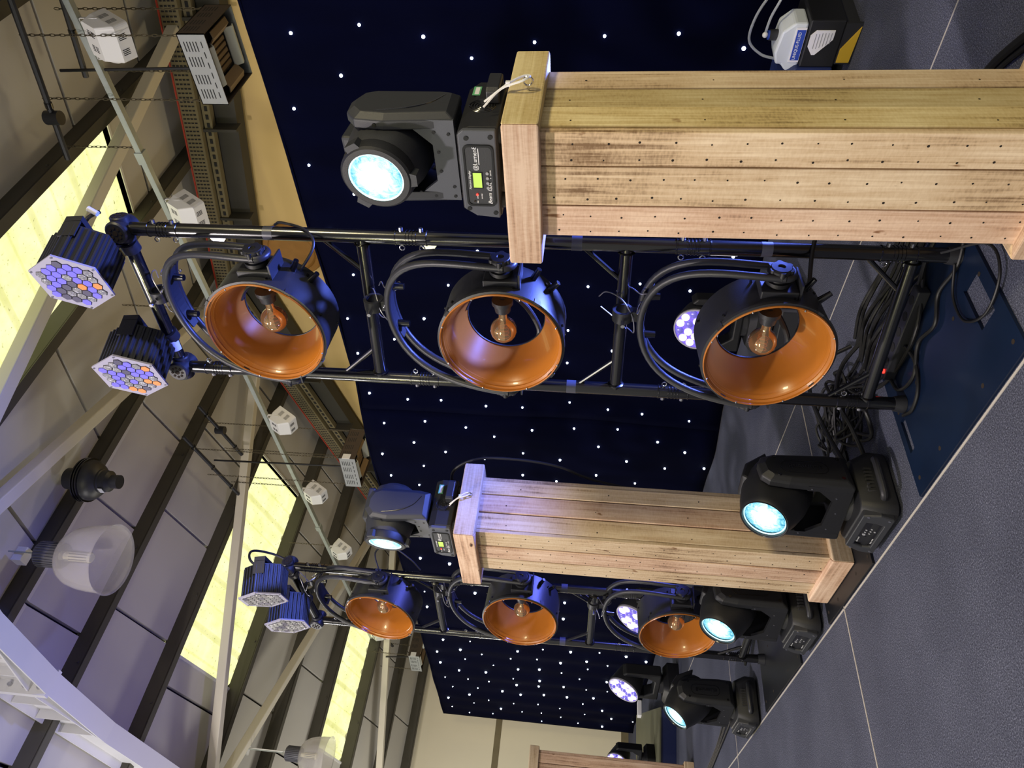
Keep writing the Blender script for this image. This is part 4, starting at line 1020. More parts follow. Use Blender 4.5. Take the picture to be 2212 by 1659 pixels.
    bp_ = MB(); bp_.prism(pl, 0.05, 0.062, 'X', RM); bp_.box(-0.055, 0.052, -0.10, 0.10, 0.146, 0.170, RM); bp_.build('yoke_tray', 'dark_plastic', r, smooth=False)
    for (y, z) in ((-0.108, 0.272), (-0.108, 0.235), (-0.09, 0.205), (-0.03, 0.198), (0.03, 0.198), (0.10, 0.265), (0.112, 0.222), (0.08, 0.165), (-0.085, 0.165), (0.112, 0.165)):
        q = MB(); c = RM @ Vector((-0.0655, y, z)); q.cyl(c, c - RM @ Vector((0.0025, 0, 0)), 0.0048, n=12); q.build('screw', 'black_gloss', cpo)
    # head
    AXm = Matrix.Rotation(R(-90), 4, 'Y')
    hd = MB(); hd.lathe([(0.001, -0.125), (0.055, -0.120), (0.086, -0.100), (0.104, -0.06), (0.108, -0.01), (0.105, 0.04), (0.094, 0.090), (0.086, 0.115), (0.078, 0.118)], 40, AXm)
    for v in range(len(hd.v)):
        x, y, z = hd.v[v]; hd.v[v] = (x, max(-0.092, min(0.092, y)), z)
    ho = hd.build('head_shell', 'dark_plastic', r, (0, 0, 0.348), (0, R(tilt), Y)); ho.scale = (1.14, 1.06, 1.14)
    fin = MB(); fin.box(-0.05, 0.09, -0.055, 0.055, 0.080, 0.112); fin.build('head_fin', 'dark_plastic', ho, smooth=False, bevel=0.008)
    rg = MB().lathe([(0.073, 0.100), (0.090, 0.100), (0.093, 0.108), (0.090, 0.132), (0.084, 0.137), (0.070, 0.137), (0.068, 0.128)], 44, AXm, closed=True).build('lens_ring', 'black_plastic', ho)
    nt = MB().prism([(-0.020, 0.085), (0.020, 0.085), (0.016, 0.102), (-0.016, 0.102)], -0.134, -0.106, 'X').mesh('ring_lug', 'dark_plastic', smooth=False)
    for k in range(3): inst(nt, 'ring_lug', ho, rot=(R(120 * k + 60), 0, 0))
    MB().lathe([(0.0705, 0.126), (0.066, 0.130), (0.045, 0.136), (0.02, 0.1385), (0.0005, 0.139)], 44, AXm).build('lens', 'beam_lens', ho)
    MB().lathe([(0.066, 0.1285), (0.0705, 0.1285), (0.0705, 0.1355), (0.066, 0.134)], 44, AXm, closed=True).build('lens_rim', 'lens_edge', ho)
    return r
head_angular('grey moving head on the near pillar, green display and bright cyan lens', (1.818, 1.067, 1.437), -1, 5)
head_angular('grey moving head on the second pillar, with its lens turned towards the far truss', (1.745, 2.995, 1.752), -10, 2)

def head_round(label, loc, pan, tilt, yaw=0.0):
    """beam head with rounded black body on the stage floor; front = local -X"""
    r = thing('moving_head', label, 'moving head', loc, yaw, group='black beam heads on the stage floor')
    ft = MB().cyl((0, 0, 0), (0, 0, 0.018), 0.016, 0.02, n=14).mesh('foot', 'rubber')
    for a in (-0.10, 0.10):
        for b in (-0.105, 0.105): inst(ft, 'foot', r, (a, b, 0))
    # base with sloped sides
    lo = rrect(-0.145, 0.145, -0.150, 0.150, 0.045, 4); hi = rrect(-0.118, 0.120, -0.122, 0.122, 0.04, 4); mid = rrect(-0.148, 0.148, -0.152, 0.152, 0.045, 4)
    n = len(lo); q = MB()
    vs = [(p[0], p[1], 0.014) for p in lo] + [(p[0], p[1], 0.075) for p in mid] + [(p[0], p[1], 0.140) for p in hi]
    fs = [tuple(range(n - 1, -1, -1)), tuple(range(2 * n, 3 * n))]
    for lv in (0, 1):
        for k in range(n): j = (k + 1) % n; fs.append((lv * n + k, lv * n + j, (lv + 1) * n + j, (lv + 1) * n + k))
    q.add(vs, fs); base = q.build('base', 'black_plastic', r, bevel=0.004)
    # sloping front bezel with a recessed control panel
    FM = frame((-0.150, 0, 0.030), (0, -1, 0), (0.20, 0, 1))     # local x = reading direction, y = up the slope, z = out
    bz = MB(); bz.ring([(-0.125, 0.0), (0.125, 0.0), (0.132, 0.05), (0.110, 0.108), (-0.110, 0.108), (-0.132, 0.05)], [(-0.085, 0.022), (0.070, 0.022), (0.075, 0.05), (0.070, 0.082), (-0.085, 0.082), (-0.092, 0.05)], -0.03, 0.014, 'Z', FM)
    bzo = bz.build('front_panel', 'dark_plastic', r, smooth=False, bevel=0.006)
    MB().prism([(-0.09, 0.02), (0.074, 0.02), (0.078, 0.05), (0.074, 0.084), (-0.09, 0.084), (-0.096, 0.05)], -0.02, 0.004, 'Z', FM).build('control_panel', 'black_gloss', bzo, smooth=False)
    T = lambda x, y: FM @ Matrix.Translation((x, y, 0.0044))
    MB().box(-0.07, -0.03, 0.034, 0.070, 0.003, 0.0055, FM).build('screen', 'black_plastic', bzo, smooth=False)
    text('@Lumen8', 0.0085, 'print_white', bzo, T(-0.078, 0.073), depth=0.0003); text('Beam', 0.0075, 'print_white', bzo, T(-0.072, 0.024), depth=0.0003)
    text('DMX', 0.006, 'print_white', bzo, T(-0.05, 0.0125 + 0.012), depth=0.0003)
    kn = MB().cyl(FM @ Vector((0, 0, 0.002)), FM @ Vector((0, 0, 0.006)), 0.0048, n=12)
    bt = MB().cyl((0, 0, 0), (0, 0, 0.003), 0.004, n=12)
    for (x, y, rr) in ((-0.018, 0.066, 0.006), (-0.002, 0.066, 0.0035), (0.014, 0.066, 0.0035), (-0.006, 0.050, 0.0035), (0.010, 0.050, 0.0035), (0.026, 0.050, 0.0035), (0.012, 0.036, 0.0035)):
        MB().cyl(FM @ Vector((x, y, 0.003)), FM @ Vector((x, y, 0.007)), rr, n=12).build('button', 'button_grey', bzo)
    for (x, y) in ((-0.112, 0.016), (0.112, 0.016), (-0.112, 0.088), (0.110, 0.088)):
        MB().cyl(FM @ Vector((x, y, 0.012)), FM @ Vector((x, y, 0.0155)), 0.005, n=10).build('screw', 'steel', bzo)
    for s in (-1, 1):
        hd = MB(); y0 = s * 0.138
        hd.tube(bez([(-0.085, y0, 0.062), (-0.075, y0 + s * 0.036, 0.070), (0.0, y0 + s * 0.048, 0.075), (0.075, y0 + s * 0.036, 0.070), (0.09, y0, 0.062)], 6), 0.013, 10)
        hd.build('carry_handle', 'black_satin', r)
        vt = MB()
        for k in range(7): vt.box(-0.05 + 0.016 * k, -0.042 + 0.016 * k, min(y0, y0 + s * .012), max(y0, y0 + s * .012), 0.082, 0.110)
        vt.build('vent_slats', 'slot_dark', base, smooth=False)
    Y = R(pan); RM = Matrix.Rotation(Y, 4, 'Z')
    MB().cyl((0, 0, 0.138), (0, 0, 0.165), 0.085, 0.075, n=32).build('pan_ring', 'black_plastic', r)
    for s in (-1, 1):
        o_ = [(-0.085, 0.158), (0.085, 0.158), (0.090, 0.24), (0.080, 0.44), (0.060, 0.490), (0.02, 0.505), (-0.04, 0.500), (-0.068, 0.470), (-0.078, 0.40)]
        i_ = [(-0.062, 0.185), (0.066, 0.185), (0.070, 0.25), (0.060, 0.42), (0.044, 0.465), (0.014, 0.480), (-0.028, 0.475), (-0.050, 0.452), (-0.058, 0.39)]
        ya, yb, yc = s * 0.112, s * 0.142, s * 0.160; n = len(o_)
        vs = [(p[0], ya, p[1]) for p in o_] + [(p[0], yb, p[1]) for p in o_] + [(p[0], yc, p[1]) for p in i_]
        fs = [tuple(range(n)), tuple(range(2 * n, 3 * n))]
        for lv in (0, 1):
            for k in range(n): j = (k + 1) % n; fs.append((lv * n + k, lv * n + j, (lv + 1) * n + j, (lv + 1) * n + k))
        a = MB(); a.add(vs, fs, RM); ao = a.build('yoke_arm', 'black_plastic', r, smooth=False, bevel=0.006)
        A = MB(); oo = rrect(-0.034, 0.034, 0.245, 0.425, 0.033, 5); ii = [(p[0] * 0.94, 0.335 + (p[1] - 0.335) * 0.976) for p in oo]
        A.ring(oo, ii, s * 0.1595, s * 0.1615, 'Y', RM); A.build('logo_outline', 'black_gloss', ao)
        L_ = frame(RM @ Vector((0.012 * (1 if s < 0 else -1), s * 0.1602, 0.262 if s < 0 else 0.262)), (0, 0, 1), RM @ Vector((-1.0 if s < 0 else 1.0, 0, 0)))
        text('eLumen8', 0.036, 'black_gloss', ao, L_, depth=0.0012)
        for (px, pz) in ((-0.048, 0.435), (0.05, 0.44), (0.055, 0.20), (-0.05, 0.20)):
            c = RM @ Vector((px, s * 0.156, pz)); MB().cyl(c, c + RM @ Vector((0, s * 0.006, 0)), 0.007, n=12).build('screw', 'black_gloss', ao)
    cp = MB(); pl = [(-0.135, 0.160), (0.135, 0.160), (0.135, 0.33), (0.112, 0.33), (0.112, 0.29), (0.07, 0.235), (-0.06, 0.225), (-0.112, 0.285), (-0.112, 0.33), (-0.135, 0.33)]
    cp.prism(pl, -0.082, -0.068, 'X', RM); cpo = cp.build('yoke_plate', 'black_plastic', r, smooth=False)
    bp_ = MB(); bp_.prism(pl, 0.068, 0.082, 'X', RM); bp_.box(-0.07, 0.07, -0.115, 0.115, 0.158, 0.185, RM); bp_.build('yoke_tray', 'black_plastic', r, smooth=False)
    for (y, z) in ((-0.122, 0.315), (0.122, 0.315), (-0.08, 0.215), (0.09, 0.215), (0.0, 0.20)):
        c = RM @ Vector((-0.0815, y, z)); MB().cyl(c, c - RM @ Vector((0.002, 0, 0)), 0.003, n=8).build('screw', 'steel', cpo)
    AXm = Matrix.Rotation(R(-90), 4, 'Y')
    hd = MB(); hd.lathe([(0.001, -0.150), (0.065, -0.145), (0.104, -0.122), (0.126, -0.082), (0.133, -0.03), (0.129, 0.03), (0.115, 0.09), (0.099, 0.135), (0.096, 0.150), (0.091, 0.157), (0.086, 0.155), (0.084, 0.125), (0.0005, 0.12)], 48, AXm)
    for v in range(len(hd.v)):
        x, y, z = hd.v[v]; hd.v[v] = (x, max(-0.107, min(0.107, y)), z)
    ho = hd.build('head_shell', 'black_plastic', r, (0, 0, 0.412), (0, R(tilt), Y))
    fn = MB(); fn.prism([(-0.03, 0.095), (0.12, 0.075), (0.17, 0.10), (0.06, 0.152), (-0.02, 0.142)], -0.055, 0.055, 'Y'); fn.build('head_fin', 'black_plastic', ho, smooth=False, bevel=0.01)
    for y in (-0.06, 0.06):
        MB().cyl((-0.02, y, 0.090), (-0.02, y * 1.18, 0.106), 0.008, n=12).build('screw', 'black_gloss', ho)
    MB().lathe([(0.082, 0.124), (0.086, 0.124), (0.086, 0.156), (0.0855, 0.159), (0.0835, 0.156), (0.082, 0.145)], 48, AXm, closed=True).build('lens_ring', 'black_gloss', ho)
    MB().lathe([(0.083, 0.132), (0.076, 0.138), (0.05, 0.146), (0.02, 0.149), (0.0005, 0.1495)], 48, AXm).build('lens', 'beam_lens', ho)
    MB().lathe([(0.0785, 0.142), (0.0825, 0.142), (0.0825, 0.146), (0.0785, 0.146)], 48, AXm, closed=True).build('lens_rim', 'lens_edge', ho)
    return r
head_round('black moving head on the floor in front of the second pillar, cyan lens lit', (1.655, 2.475, 0.0), 12, 26)
head_round('black floor moving head left of the second pillar, before a far lantern', (1.640, 3.500, 0.0), 10, 26)
head_round('farthest black floor moving head, beyond the far truss, lens pointing left', (1.615, 4.860, 0.0), 8, 40)

def head_wash(label, loc, yaw, tilt, s=1.0, cells=19):
    """LED wash head with many small lenses"""
    r = thing('wash_head', label, 'wash light', loc, yaw, group='violet LED wash heads')
    r.scale = (s, s, s)
    q = MB(); lo = rrect(-0.11, 0.11, -0.11, 0.11, 0.03, 3); hi = rrect(-0.085, 0.085, -0.085, 0.085, 0.03, 3); n = len(lo)
    q.add([(p[0], p[1], 0.0) for p in lo] + [(p[0], p[1], 0.075) for p in lo] + [(p[0], p[1], 0.105) for p in hi],
          [tuple(range(n - 1, -1, -1)), tuple(range(2 * n, 3 * n))] + [(lv * n + k, lv * n + (k + 1) % n, (lv + 1) * n + (k + 1) % n, (lv + 1) * n + k) for lv in (0, 1) for k in range(n)])
    q.build('base', 'black_plastic', r)
    MB().cyl((0, 0, 0.10), (0, 0, 0.125), 0.06, n=24).build('pan_ring', 'black_satin', r)
    yk = MB()
    o_ = [(-0.145, 0.125), (0.145, 0.125), (0.145, 0.36), (0.12, 0.385), (0.108, 0.36), (0.108, 0.22), (0.07, 0.165), (-0.07, 0.165), (-0.108, 0.22), (-0.108, 0.36), (-0.12, 0.385), (-0.145, 0.36)]
    yk.prism(o_, -0.04, 0.045, 'X'); yk.build('yoke', 'black_plastic', r, smooth=False, bevel=0.008)
    AXm = Matrix.Rotation(R(-90), 4, 'Y')
    h = MB().lathe([(0.001, -0.10), (0.06, -0.096), (0.088, -0.07), (0.098, -0.02), (0.106, 0.03), (0.112, 0.055), (0.112, 0.075), (0.105, 0.08)], 36, AXm).build('head_shell', 'black_satin', r, (0, 0, 0.335), (0, R(tilt), 0))
    MB().lathe([(0.103, 0.076), (0.110, 0.076), (0.110, 0.086), (0.103, 0.086)], 36, AXm, closed=True).build('face_ring', 'par_frame', h)
    MB().lathe([(0.104, 0.0795), (0.104, 0.0805), (0.0005, 0.0815)], 36, AXm).build('face_plate', 'wash_glow', h)
    le = MB().lathe([(0.0205, 0.0), (0.020, 0.004), (0.014, 0.009), (0.0005, 0.011)], 14, AXm)
    m1 = le.mesh('lens_cell', 'wash_hot'); m2 = le.mesh('lens_cell', 'par_violet')
    pts = [(0, 0)] + [(0.042 * cos(pi / 3 * k), 0.042 * sin(pi / 3 * k)) for k in range(6)] + [(0.082 * cos(pi / 6 * k + .26), 0.082 * sin(pi / 6 * k + .26)) for k in range(12)]
    for k, (y, z) in enumerate(pts): inst(m1 if (k * 7) % 3 else m2, 'lens_cell', h, (-0.0805, y, z))
    return r
head_wash('bright violet wash head on the floor behind the lowest near lantern', (3.02, 2.82, 0.20), R(14), 14, 1.12)
kc = thing('flight_case', 'low black flight case under the bright violet wash head', 'case', (3.02, 2.82, 0.0), R(14))
MB().box(-0.2, 0.2, -0.2, 0.2, 0.002, 0.19).build('case_body', 'black_satin', kc, smooth=False, bevel=0.006)
for a in (-0.2, 0.2):
    for b in (-0.2, 0.2): MB().box(a - 0.006, a + 0.006, b - 0.006, b + 0.006, 0.0, 0.198).build('corner_edge', 'steel', kc, smooth=False)
head_wash('violet wash head beside the low dark riser at the far end', (2.86, 8.15, 0.0), R(12), 26, 1.6)
head_wash('small violet wash head standing on the dark riser near the photo edge', (2.28, 8.95, 0.185), R(30), 20, 1.15)
head_wash('dim violet wash head on the floor behind the lowest far lantern', (2.80, 6.15, 0.0), R(5), 30, 1.7)

# ================================================================== LIGHT RAIL, FLOODLIGHTS, CONDUITS, HEATERS
rail = thing('light_rail', 'galvanised strut rail hung on chains below the roof, carrying floodlights', 'rail')
MB().box(4.575, 4.58, 0.2, 13.9, 4.66, 4.70).build('rail_side', 'galvanised', rail, smooth=False)
MB().box(4.62, 4.625, 0.2, 13.9, 4.66, 4.70).build('rail_side', 'galvanised', rail, smooth=False)
MB().box(4.575, 4.625, 0.2, 13.9, 4.655, 4.661).build('rail_bed', 'galvanised', rail, smooth=False)
for y in (2.82, 5.0, 8.4, 11.2): MB().box(4.565, 4.635, y - 0.05, y + 0.05, 4.645, 4.712).build('rail_joint', 'galvanised', rail, smooth=False)

def flood(label, y):
    r = thing('floodlight', label, 'floodlight', (4.60, y, 4.655), 0.0, group='white vented floodlights along the rail')
    RM = Matrix.Translation((0, 0, -0.13)) @ Matrix.Rotation(R(28), 4, 'Y') @ Matrix.Rotation(R(12), 4, 'X')
    q = MB(); o = rrect(-0.13, 0.13, -0.12, 0.12, 0.02, 3); i = [(p[0] * 0.86, p[1] * 0.84) for p in o]; n = len(o)
    q.add([(0.09, p[0], p[1]) for p in o] + [(0.0, p[0], p[1]) for p in o] + [(-0.085, p[0] * .9, p[1] * 0.55 + .03) for p in o],
          [tuple(range(n)), tuple(range(2 * n, 3 * n))] + [(lv * n + k, lv * n + (k + 1) % n, (lv + 1) * n + (k + 1) % n, (lv + 1) * n + k) for lv in (0, 1) for k in range(n)], RM)
    b = q.build('housing', 'white_enamel', r, smooth=False)
    q = MB(); q.ring(o, i, 0.09, 0.105, 'X', RM); q.build('front_rim', 'white_enamel', r, smooth=False)
    q = MB(); q.prism(i, 0.088, 0.094, 'X', RM); q.build('glass', 'led_tube', r, smooth=False)
    sl = MB()
    for s in (-1, 1):
        for gy in (-0.07, 0.035):
            for k in range(4): sl.box(0.012, 0.065, gy + k * 0.012 + (0 if s < 0 else 0), gy + k * 0.012 + 0.005, s * 0.1195, s * 0.1215, RM)
    for gz in (-0.005, 0.03):
        for gy in (-0.075, 0.03):
            for k in range(4): sl.box(-0.0865, -0.084, gy + k * 0.012, gy + k * 0.012 + 0.005, gz, gz + 0.026, RM)
    for gx in (0.02, 0.055):
        for gz in (-0.05, 0.03):
            for k in range(4): sl.box(gx - 0.012 + k * 0.008, gx - 0.009 + k * 0.008, -0.131, -0.129, gz - 0.02, gz + 0.02, RM)
    sl.build('vent_slots', 'slot_dark', b, smooth=False)
    br = MB()
    for s in (-1, 1): br.prism([(-0.012, -0.13), (0.012, -0.13), (0.012, 0.0), (-0.012, 0.0)], s * 0.134, s * 0.138, 'Y')
    br.box(-0.012, 0.012, -0.138, 0.138, -0.004, 0.0)
    br.build('bracket', 'white_enamel', r, smooth=False)
    cb = MB(); cb.tube(bez([(-0.03, 0.10, -0.20), (-0.02, 0.15, -0.16), (0.01, 0.15, -0.06), (0.01, 0.10, 0.0)], 6), 0.006, 6); cb.build('flex', 'white_enamel', r)
    return r
for k, (y, lab) in enumerate(((1.93, 'white vented floodlight nearest the radiant heater, first along the rail'), (3.33, 'white vented floodlight above the near truss corner, second along the rail'),
        (4.72, 'white vented floodlight hidden behind the near truss, third along the rail'), (6.11, 'white vented floodlight by the middle of the rail, right of the dark purlins'),
        (7.57, 'white vented floodlight in front of the middle rooflight edge'), (9.05, 'white vented floodlight just above the far truss corner'), (10.5, 'white vented floodlight behind the top far lantern'), (12.0, 'last small white floodlight at the far end of the rail'))):
    flood(lab, y)

def chain(parent, x, y, z0, z1, r=0.008, material='chain_steel'):
    q = MB(); n = max(2, int((z1 - z0) / 0.035)); dz = (z1 - z0) / n
    for k in range(n):
        zc = z0 + (k + 0.5) * dz; pts = []
        for i in range(8):
            t = 2 * pi * i / 8; a = r * cos(t); b = dz * 0.68 * sin(t)
            pts.append((x + a, y, zc + b) if k % 2 else (x, y + a, zc + b))
        q.tube(pts, 0.0026, 4, True)
    return q.build('chain', material, parent)
chs = thing('rail_chains', 'steel chains holding the floodlight rail under the roof', 'chain')
for y in (2.74, 4.4, 7.4, 8.9, 11.3): chain(chs, 4.60, y, 4.70, zr(y))

# black conduits under the roof
def conduit(label, x, y0, y1, junction):
    r = thing('conduit', label, 'conduit', group='black conduits under the roof')
    q = MB(); q.tube([(x, y0 + (y1 - y0) * k / 8, zr(y0 + (y1 - y0) * k / 8) - 0.10) for k in range(9)], 0.022, 8)
    q.build('pipe', 'black_satin', r)
    for k in range(3):
        y = y0 + (y1 - y0) * (k + 0.5) / 3; MB().cyl((x, y - 0.02, zr(y) - 0.104), (x, y + 0.02, zr(y) - 0.096), 0.027, n=12).build('pipe_clip', 'black_gloss', r)
    if junction:
        MB().cyl((x, junction, zr(junction) - 0.16), (x, junction, zr(junction) - 0.05), 0.05, n=14).build('junction_box', 'black_satin', r)
conduit('black conduit with junction box running above the near rail end', 4.44, 0.2, 2.75, 2.42)
conduit('short black conduit above the first radiant heater', 4.95, 0.4, 2.36, None)
conduit('black conduit with junction box between two purlins above the second heater', 4.92, 6.3, 7.25, 6.75)
conduit('black conduit bent beside the middle rooflight', 4.47, 6.3, 7.50, None)
conduit('black conduit near the far rooflight', 4.60, 10.9, 12.5, None)

def heater(label, x, y, z, yaw, box, wire):
    """square gas radiant heater, open below"""
    r = thing('radiant_heater', label, 'heater', (x, y, z), yaw, group='ceiling radiant heaters')
    W = 0.24; H = 0.19
    for (nm, b, m_) in (('front_side', (-W, -W + .006, -W, W, 0, H), 'heater_grey'), ('rear_side', (W - .006, W, -W, W, 0, H), 'heater_grey'),
                        ('right_side', (-W, W, -W, -W + .006, 0, H), 'heater_brown'), ('left_side', (-W, W, W - .006, W, 0, H), 'heater_brown')):
        s = MB().box(*b).build(nm, m_, r, smooth=False)
        sl = MB()
        for g in range(4):
            for k in range(5):
                u0 = -0.19 + g * 0.10 + (0.02 if g > 1 else 0); z0 = 0.07 + k * 0.021
                if nm == 'front_side': sl.box(-W - .001, -W + .001, u0, u0 + 0.065, z0, z0 + 0.007)
                if nm == 'right_side': sl.box(u0, u0 + 0.065, -W - .001, -W + .001, z0, z0 + 0.007)
                if nm == 'rear_side': sl.box(W - .001, W + .001, u0, u0 + 0.065, z0, z0 + 0.007)
                if nm == 'left_side': sl.box(u0, u0 + 0.065, W - .001, W + .001, z0, z0 + 0.007)
        for g in range(6):
            u0 = -0.19 + g * 0.068
            if nm == 'front_side': sl.box(-W - .001, -W + .001, u0, u0 + 0.04, 0.035, 0.042)
        sl.build('vent_slots', 'slot_dark', s, smooth=False)
    MB().box(-W, W, -W, W, H - 0.006, H).build('top_plate', 'heater_brown', r, smooth=False)
    MB().box(-0.11, 0.11, -0.11, 0.11, 0.06, 0.10).build('burner', 'heater_brown', r, smooth=False)
    for k in range(5): MB().box(-0.10, 0.10, -0.095 + 0.04 * k, -0.07 + 0.04 * k, 0.052, 0.060).build('burner_tile', 'heater_tile', r, smooth=False)
    for k, m_ in enumerate(('reflector', 'heater_tile', 'reflector', 'heater_tile')):
        q = MB(); q.prism([(-0.205, 0.012), (-0.165, 0.0), (-0.115, 0.045), (-0.118, 0.052), (-0.168, 0.010), (-0.205, 0.020)], -0.13, 0.13, 'Y', Matrix.Rotation(R(90 * k), 4, 'Z'))
        q.build('deflector', m_, r, smooth=False)
    for (a, b) in ((-0.22, -0.22), (-0.22, 0.22), (0.22, -0.22), (0.22, 0.22)):
        c, s = cos(yaw), sin(yaw); yy = y + a * s + b * c
        q = chain(r, a, b, H, zr(yy) - 0.02 - z)
    q = MB(); q.tube([(-0.1, 0.05, H), (-0.1, 0.05, H + 0.1), (-0.13, 0.06, zr(y) - z - 0.15)], 0.011, 8); q.build('supply_hose', 'rubber', r)
    if box:
        MB().box(-W - .004, -W + .07, -W - .004, -W + .002, 0.06, 0.15).build('notice', 'label_white', r, smooth=False)
    return r
heater('grey square radiant heater hung in front of the near cable tray, open grille below', 4.73, 2.09, 3.765, R(0), False, True)
heater('radiant heater with white notice, hung above the second pillar head', 4.66, 6.78, 3.74, R(8), True, True)
heater('small far radiant heater past the far rooflight, above the dense stars', 4.45, 12.2, 3.72, R(10), True, True)

# high-bay lamps with clear bell shades
def highbay(label, x, y, ztop, s):
    r = thing('highbay_lamp', label, 'pendant lamp', (x, y, ztop), 0.0, group='clear bell high-bay lamps')
    q = MB(); n = 40
    q.lathe([(0.075, -0.05), (0.082, -0.06), (0.082, -0.225), (0.075, -0.235)], n)
    q.build('ballast_housing', 'lamp_ribs', r)
    rb = MB()
    for k in range(28):
        t = 2 * pi * k / 28; rb.box(0.080, 0.088, -0.0035, 0.0035, -0.222, -0.062, Matrix.Rotation(t, 4, 'Z'))
    rb.build('cooling_ribs', 'lamp_ribs', r, smooth=False)
    sh = MB(); P = [(0.072, -0.222), (0.118, -0.236), (0.160, -0.268), (0.192, -0.322), (0.212, -0.395), (0.222, -0.480), (0.226, -0.570), (0.236, -0.580)]
    sh.lathe(P + [(a - 0.004, b) for a, b in reversed(P)], 48, closed=True); sh.build('bell_shade', 'smoked_acrylic', r)
    cn = MB(); cn.lathe([(0.024, -0.235), (0.024, -0.275), (0.036, -0.28), (0.036, -0.42), (0.030, -0.43)], 16); co_ = cn.build('corn_lamp', 'led_tube', r)
    fn = MB()
    for k in range(12): fn.box(0.034, 0.039, -0.003, 0.003, -0.415, -0.285, Matrix.Rotation(2 * pi * k / 12, 4, 'Z'))
    fn.build('lamp_fins', 'tray_dark', co_, smooth=False)
    hk = MB(); hk.tube([(0.02 * cos(t), 0, -0.03 + 0.03 * sin(t)) for t in [2 * pi * k / 12 for k in range(12)]], 0.004, 6, True)
    hk.cyl((0, 0, 0.0), (0, 0, zr(y) - ztop), 0.006, n=8)
    hk.build('hook', 'galvanised', r)
    MB().tube(bez([(0.02, 0.03, -0.05), (0.03, 0.07, 0.0), (0.03, 0.08, 0.08), (0.02, 0.03, zr(y) - ztop - 0.02)], 6), 0.006, 6).build('flex', 'white_enamel', r)
    MB().box(-0.05, 0.05, 0.02, 0.10, zr(y) - ztop - 0.10, zr(y) - ztop - 0.03).build('socket_box', 'white_enamel', r, smooth=False)
    r.scale = (s, s, s)
    return r
highbay('large clear bell high-bay lamp hanging beside the white portal rafter', 2.33, 5.03, 5.545, 1.18)
highbay('smaller clear bell high-bay lamp at the photo edge before the far rooflight', 2.02, 9.30, 4.60, 1.0)

# black roof cowl hanging from a purlin
rc = thing('vent_cowl', 'black stepped vent cowl hanging from a dark purlin near the high-bay lamp', 'cowl', (3.19, 5.27, 5.345))
q = MB(); q.lathe([(0.055, 0.0), (0.058, 0.0), (0.056, 0.075), (0.088, 0.095), (0.092, 0.17), (0.135, 0.20), (0.168, 0.25), (0.172, 0.31), (0.10, 0.31), (0.10, 0.16), (0.050, 0.12)], 32); q.build('cowl_body', 'black_satin', rc)
for z in (0.28, 0.305, 0.33): MB().lathe([(0.165, z), (0.185, z), (0.185, z + 0.012), (0.165, z + 0.012)], 32, closed=True).build('cowl_flange', 'black_gloss', rc)
MB().cyl((0, 0, 0.30), (0, 0, 0.50), 0.09, n=20).build('spigot', 'black_satin', rc)
MB().box(-0.097, -0.0925, -0.03, 0.03, 0.11, 0.15).build('paper_label', 'label_white', rc, smooth=False); rc.scale = (1.09, 1.09, 1.0)

# round wooden crest on the gable wall
cr_ = thing('round_plaque', 'round bronze-brown plaque on the cream gable wall behind the top near lantern', 'plaque', (GX - 0.012, 5.40, 4.90))
AXm = Matrix.Rotation(R(-90), 4, 'Y')
MB().lathe([(0.0005, 0.03), (0.27, 0.03), (0.29, 0.045), (0.36, 0.045), (0.38, 0.02), (0.38, 0.0)], 48, AXm).build('disc', 'bronze', cr_)
MB().lathe([(0.285, 0.040), (0.295, 0.056), (0.305, 0.040)], 48, AXm, closed=True).build('inner_ring', 'bronze', cr_)
for (y, z, a) in ((0.0, 0.47, 0), (-0.22, -0.44, 2.6), (0.26, -0.42, -2.6)):
    lf = MB(); lf.prism([(0.0, -0.14), (0.08, -0.03), (0.15, 0.03), (0.07, 0.05), (0.04, 0.14), (0, 0.09), (-0.04, 0.14), (-0.07, 0.05), (-0.15, 0.03), (-0.08, -0.03)], -0.03, 0.0, 'X', Matrix.Translation((0, y, z)) @ Matrix.Rotation(a, 4, 'X'))
    lf.build('leaf', 'bronze', cr_, smooth=False)

# ================================================================== HAZER, RISER, POWER STRIP
hz = thing('haze_machine', 'dark blue haze machine by the curtain foot with a fluid canister on board', 'haze machine', (3.76, 1.60, 0.0), R(-6))
MB().box(-0.155, 0.16, -0.21, 0.02, 0.075, 0.235).build('bottle_bay', 'black_plastic', hz, smooth=False, bevel=0.006)
MB().prism([(0.02, 0.075), (0.27, 0.075), (0.27, 0.25), (0.22, 0.295), (0.06, 0.295), (0.02, 0.25)], -0.165, 0.16, 'X').build('housing', 'hazer_blue', hz, smooth=False, bevel=0.008)
q = MB(); q.prism([(-0.165, 0.115), (-0.165, 0.200), (-0.140, 0.222), (-0.085, 0.222), (-0.045, 0.195), (-0.045, 0.180), (-0.120, 0.115)], -0.159, -0.154, 'X'); wo_ = q.build('level_window', 'label_white', hz, smooth=False)
for k in range(6): MB().box(-0.1600, -0.1588, -0.152 + 0.004 * (k > 3), -0.10 + 0.006 * min(k, 4), 0.126 + 0.014 * k, 0.129 + 0.014 * k).build('printed_line', 'button_grey', wo_, smooth=False)
MB().box(-0.170, -0.160, 0.07, 0.22, 0.11, 0.23).build('side_grille', 'heater_brown', hz, smooth=False)
for y in (-0.16, 0.20): MB().box(-0.13, 0.14, y - 0.02, y + 0.02, 0.0, 0.075).build('leg', 'black_satin', hz, smooth=False)
MB().prism([(-0.20, 0.0), (0.0, 0.0), (0.0, 0.075), (-0.20, 0.075)], -0.160, -0.145, 'X').build('front_skid', 'black_satin', hz, smooth=False)
MB().prism([(-0.185, 0.004), (-0.01, 0.012), (-0.01, 0.070), (-0.075, 0.070)], -0.165, -0.159, 'X').build('warning_patch', 'yellow_paint', hz, smooth=False)
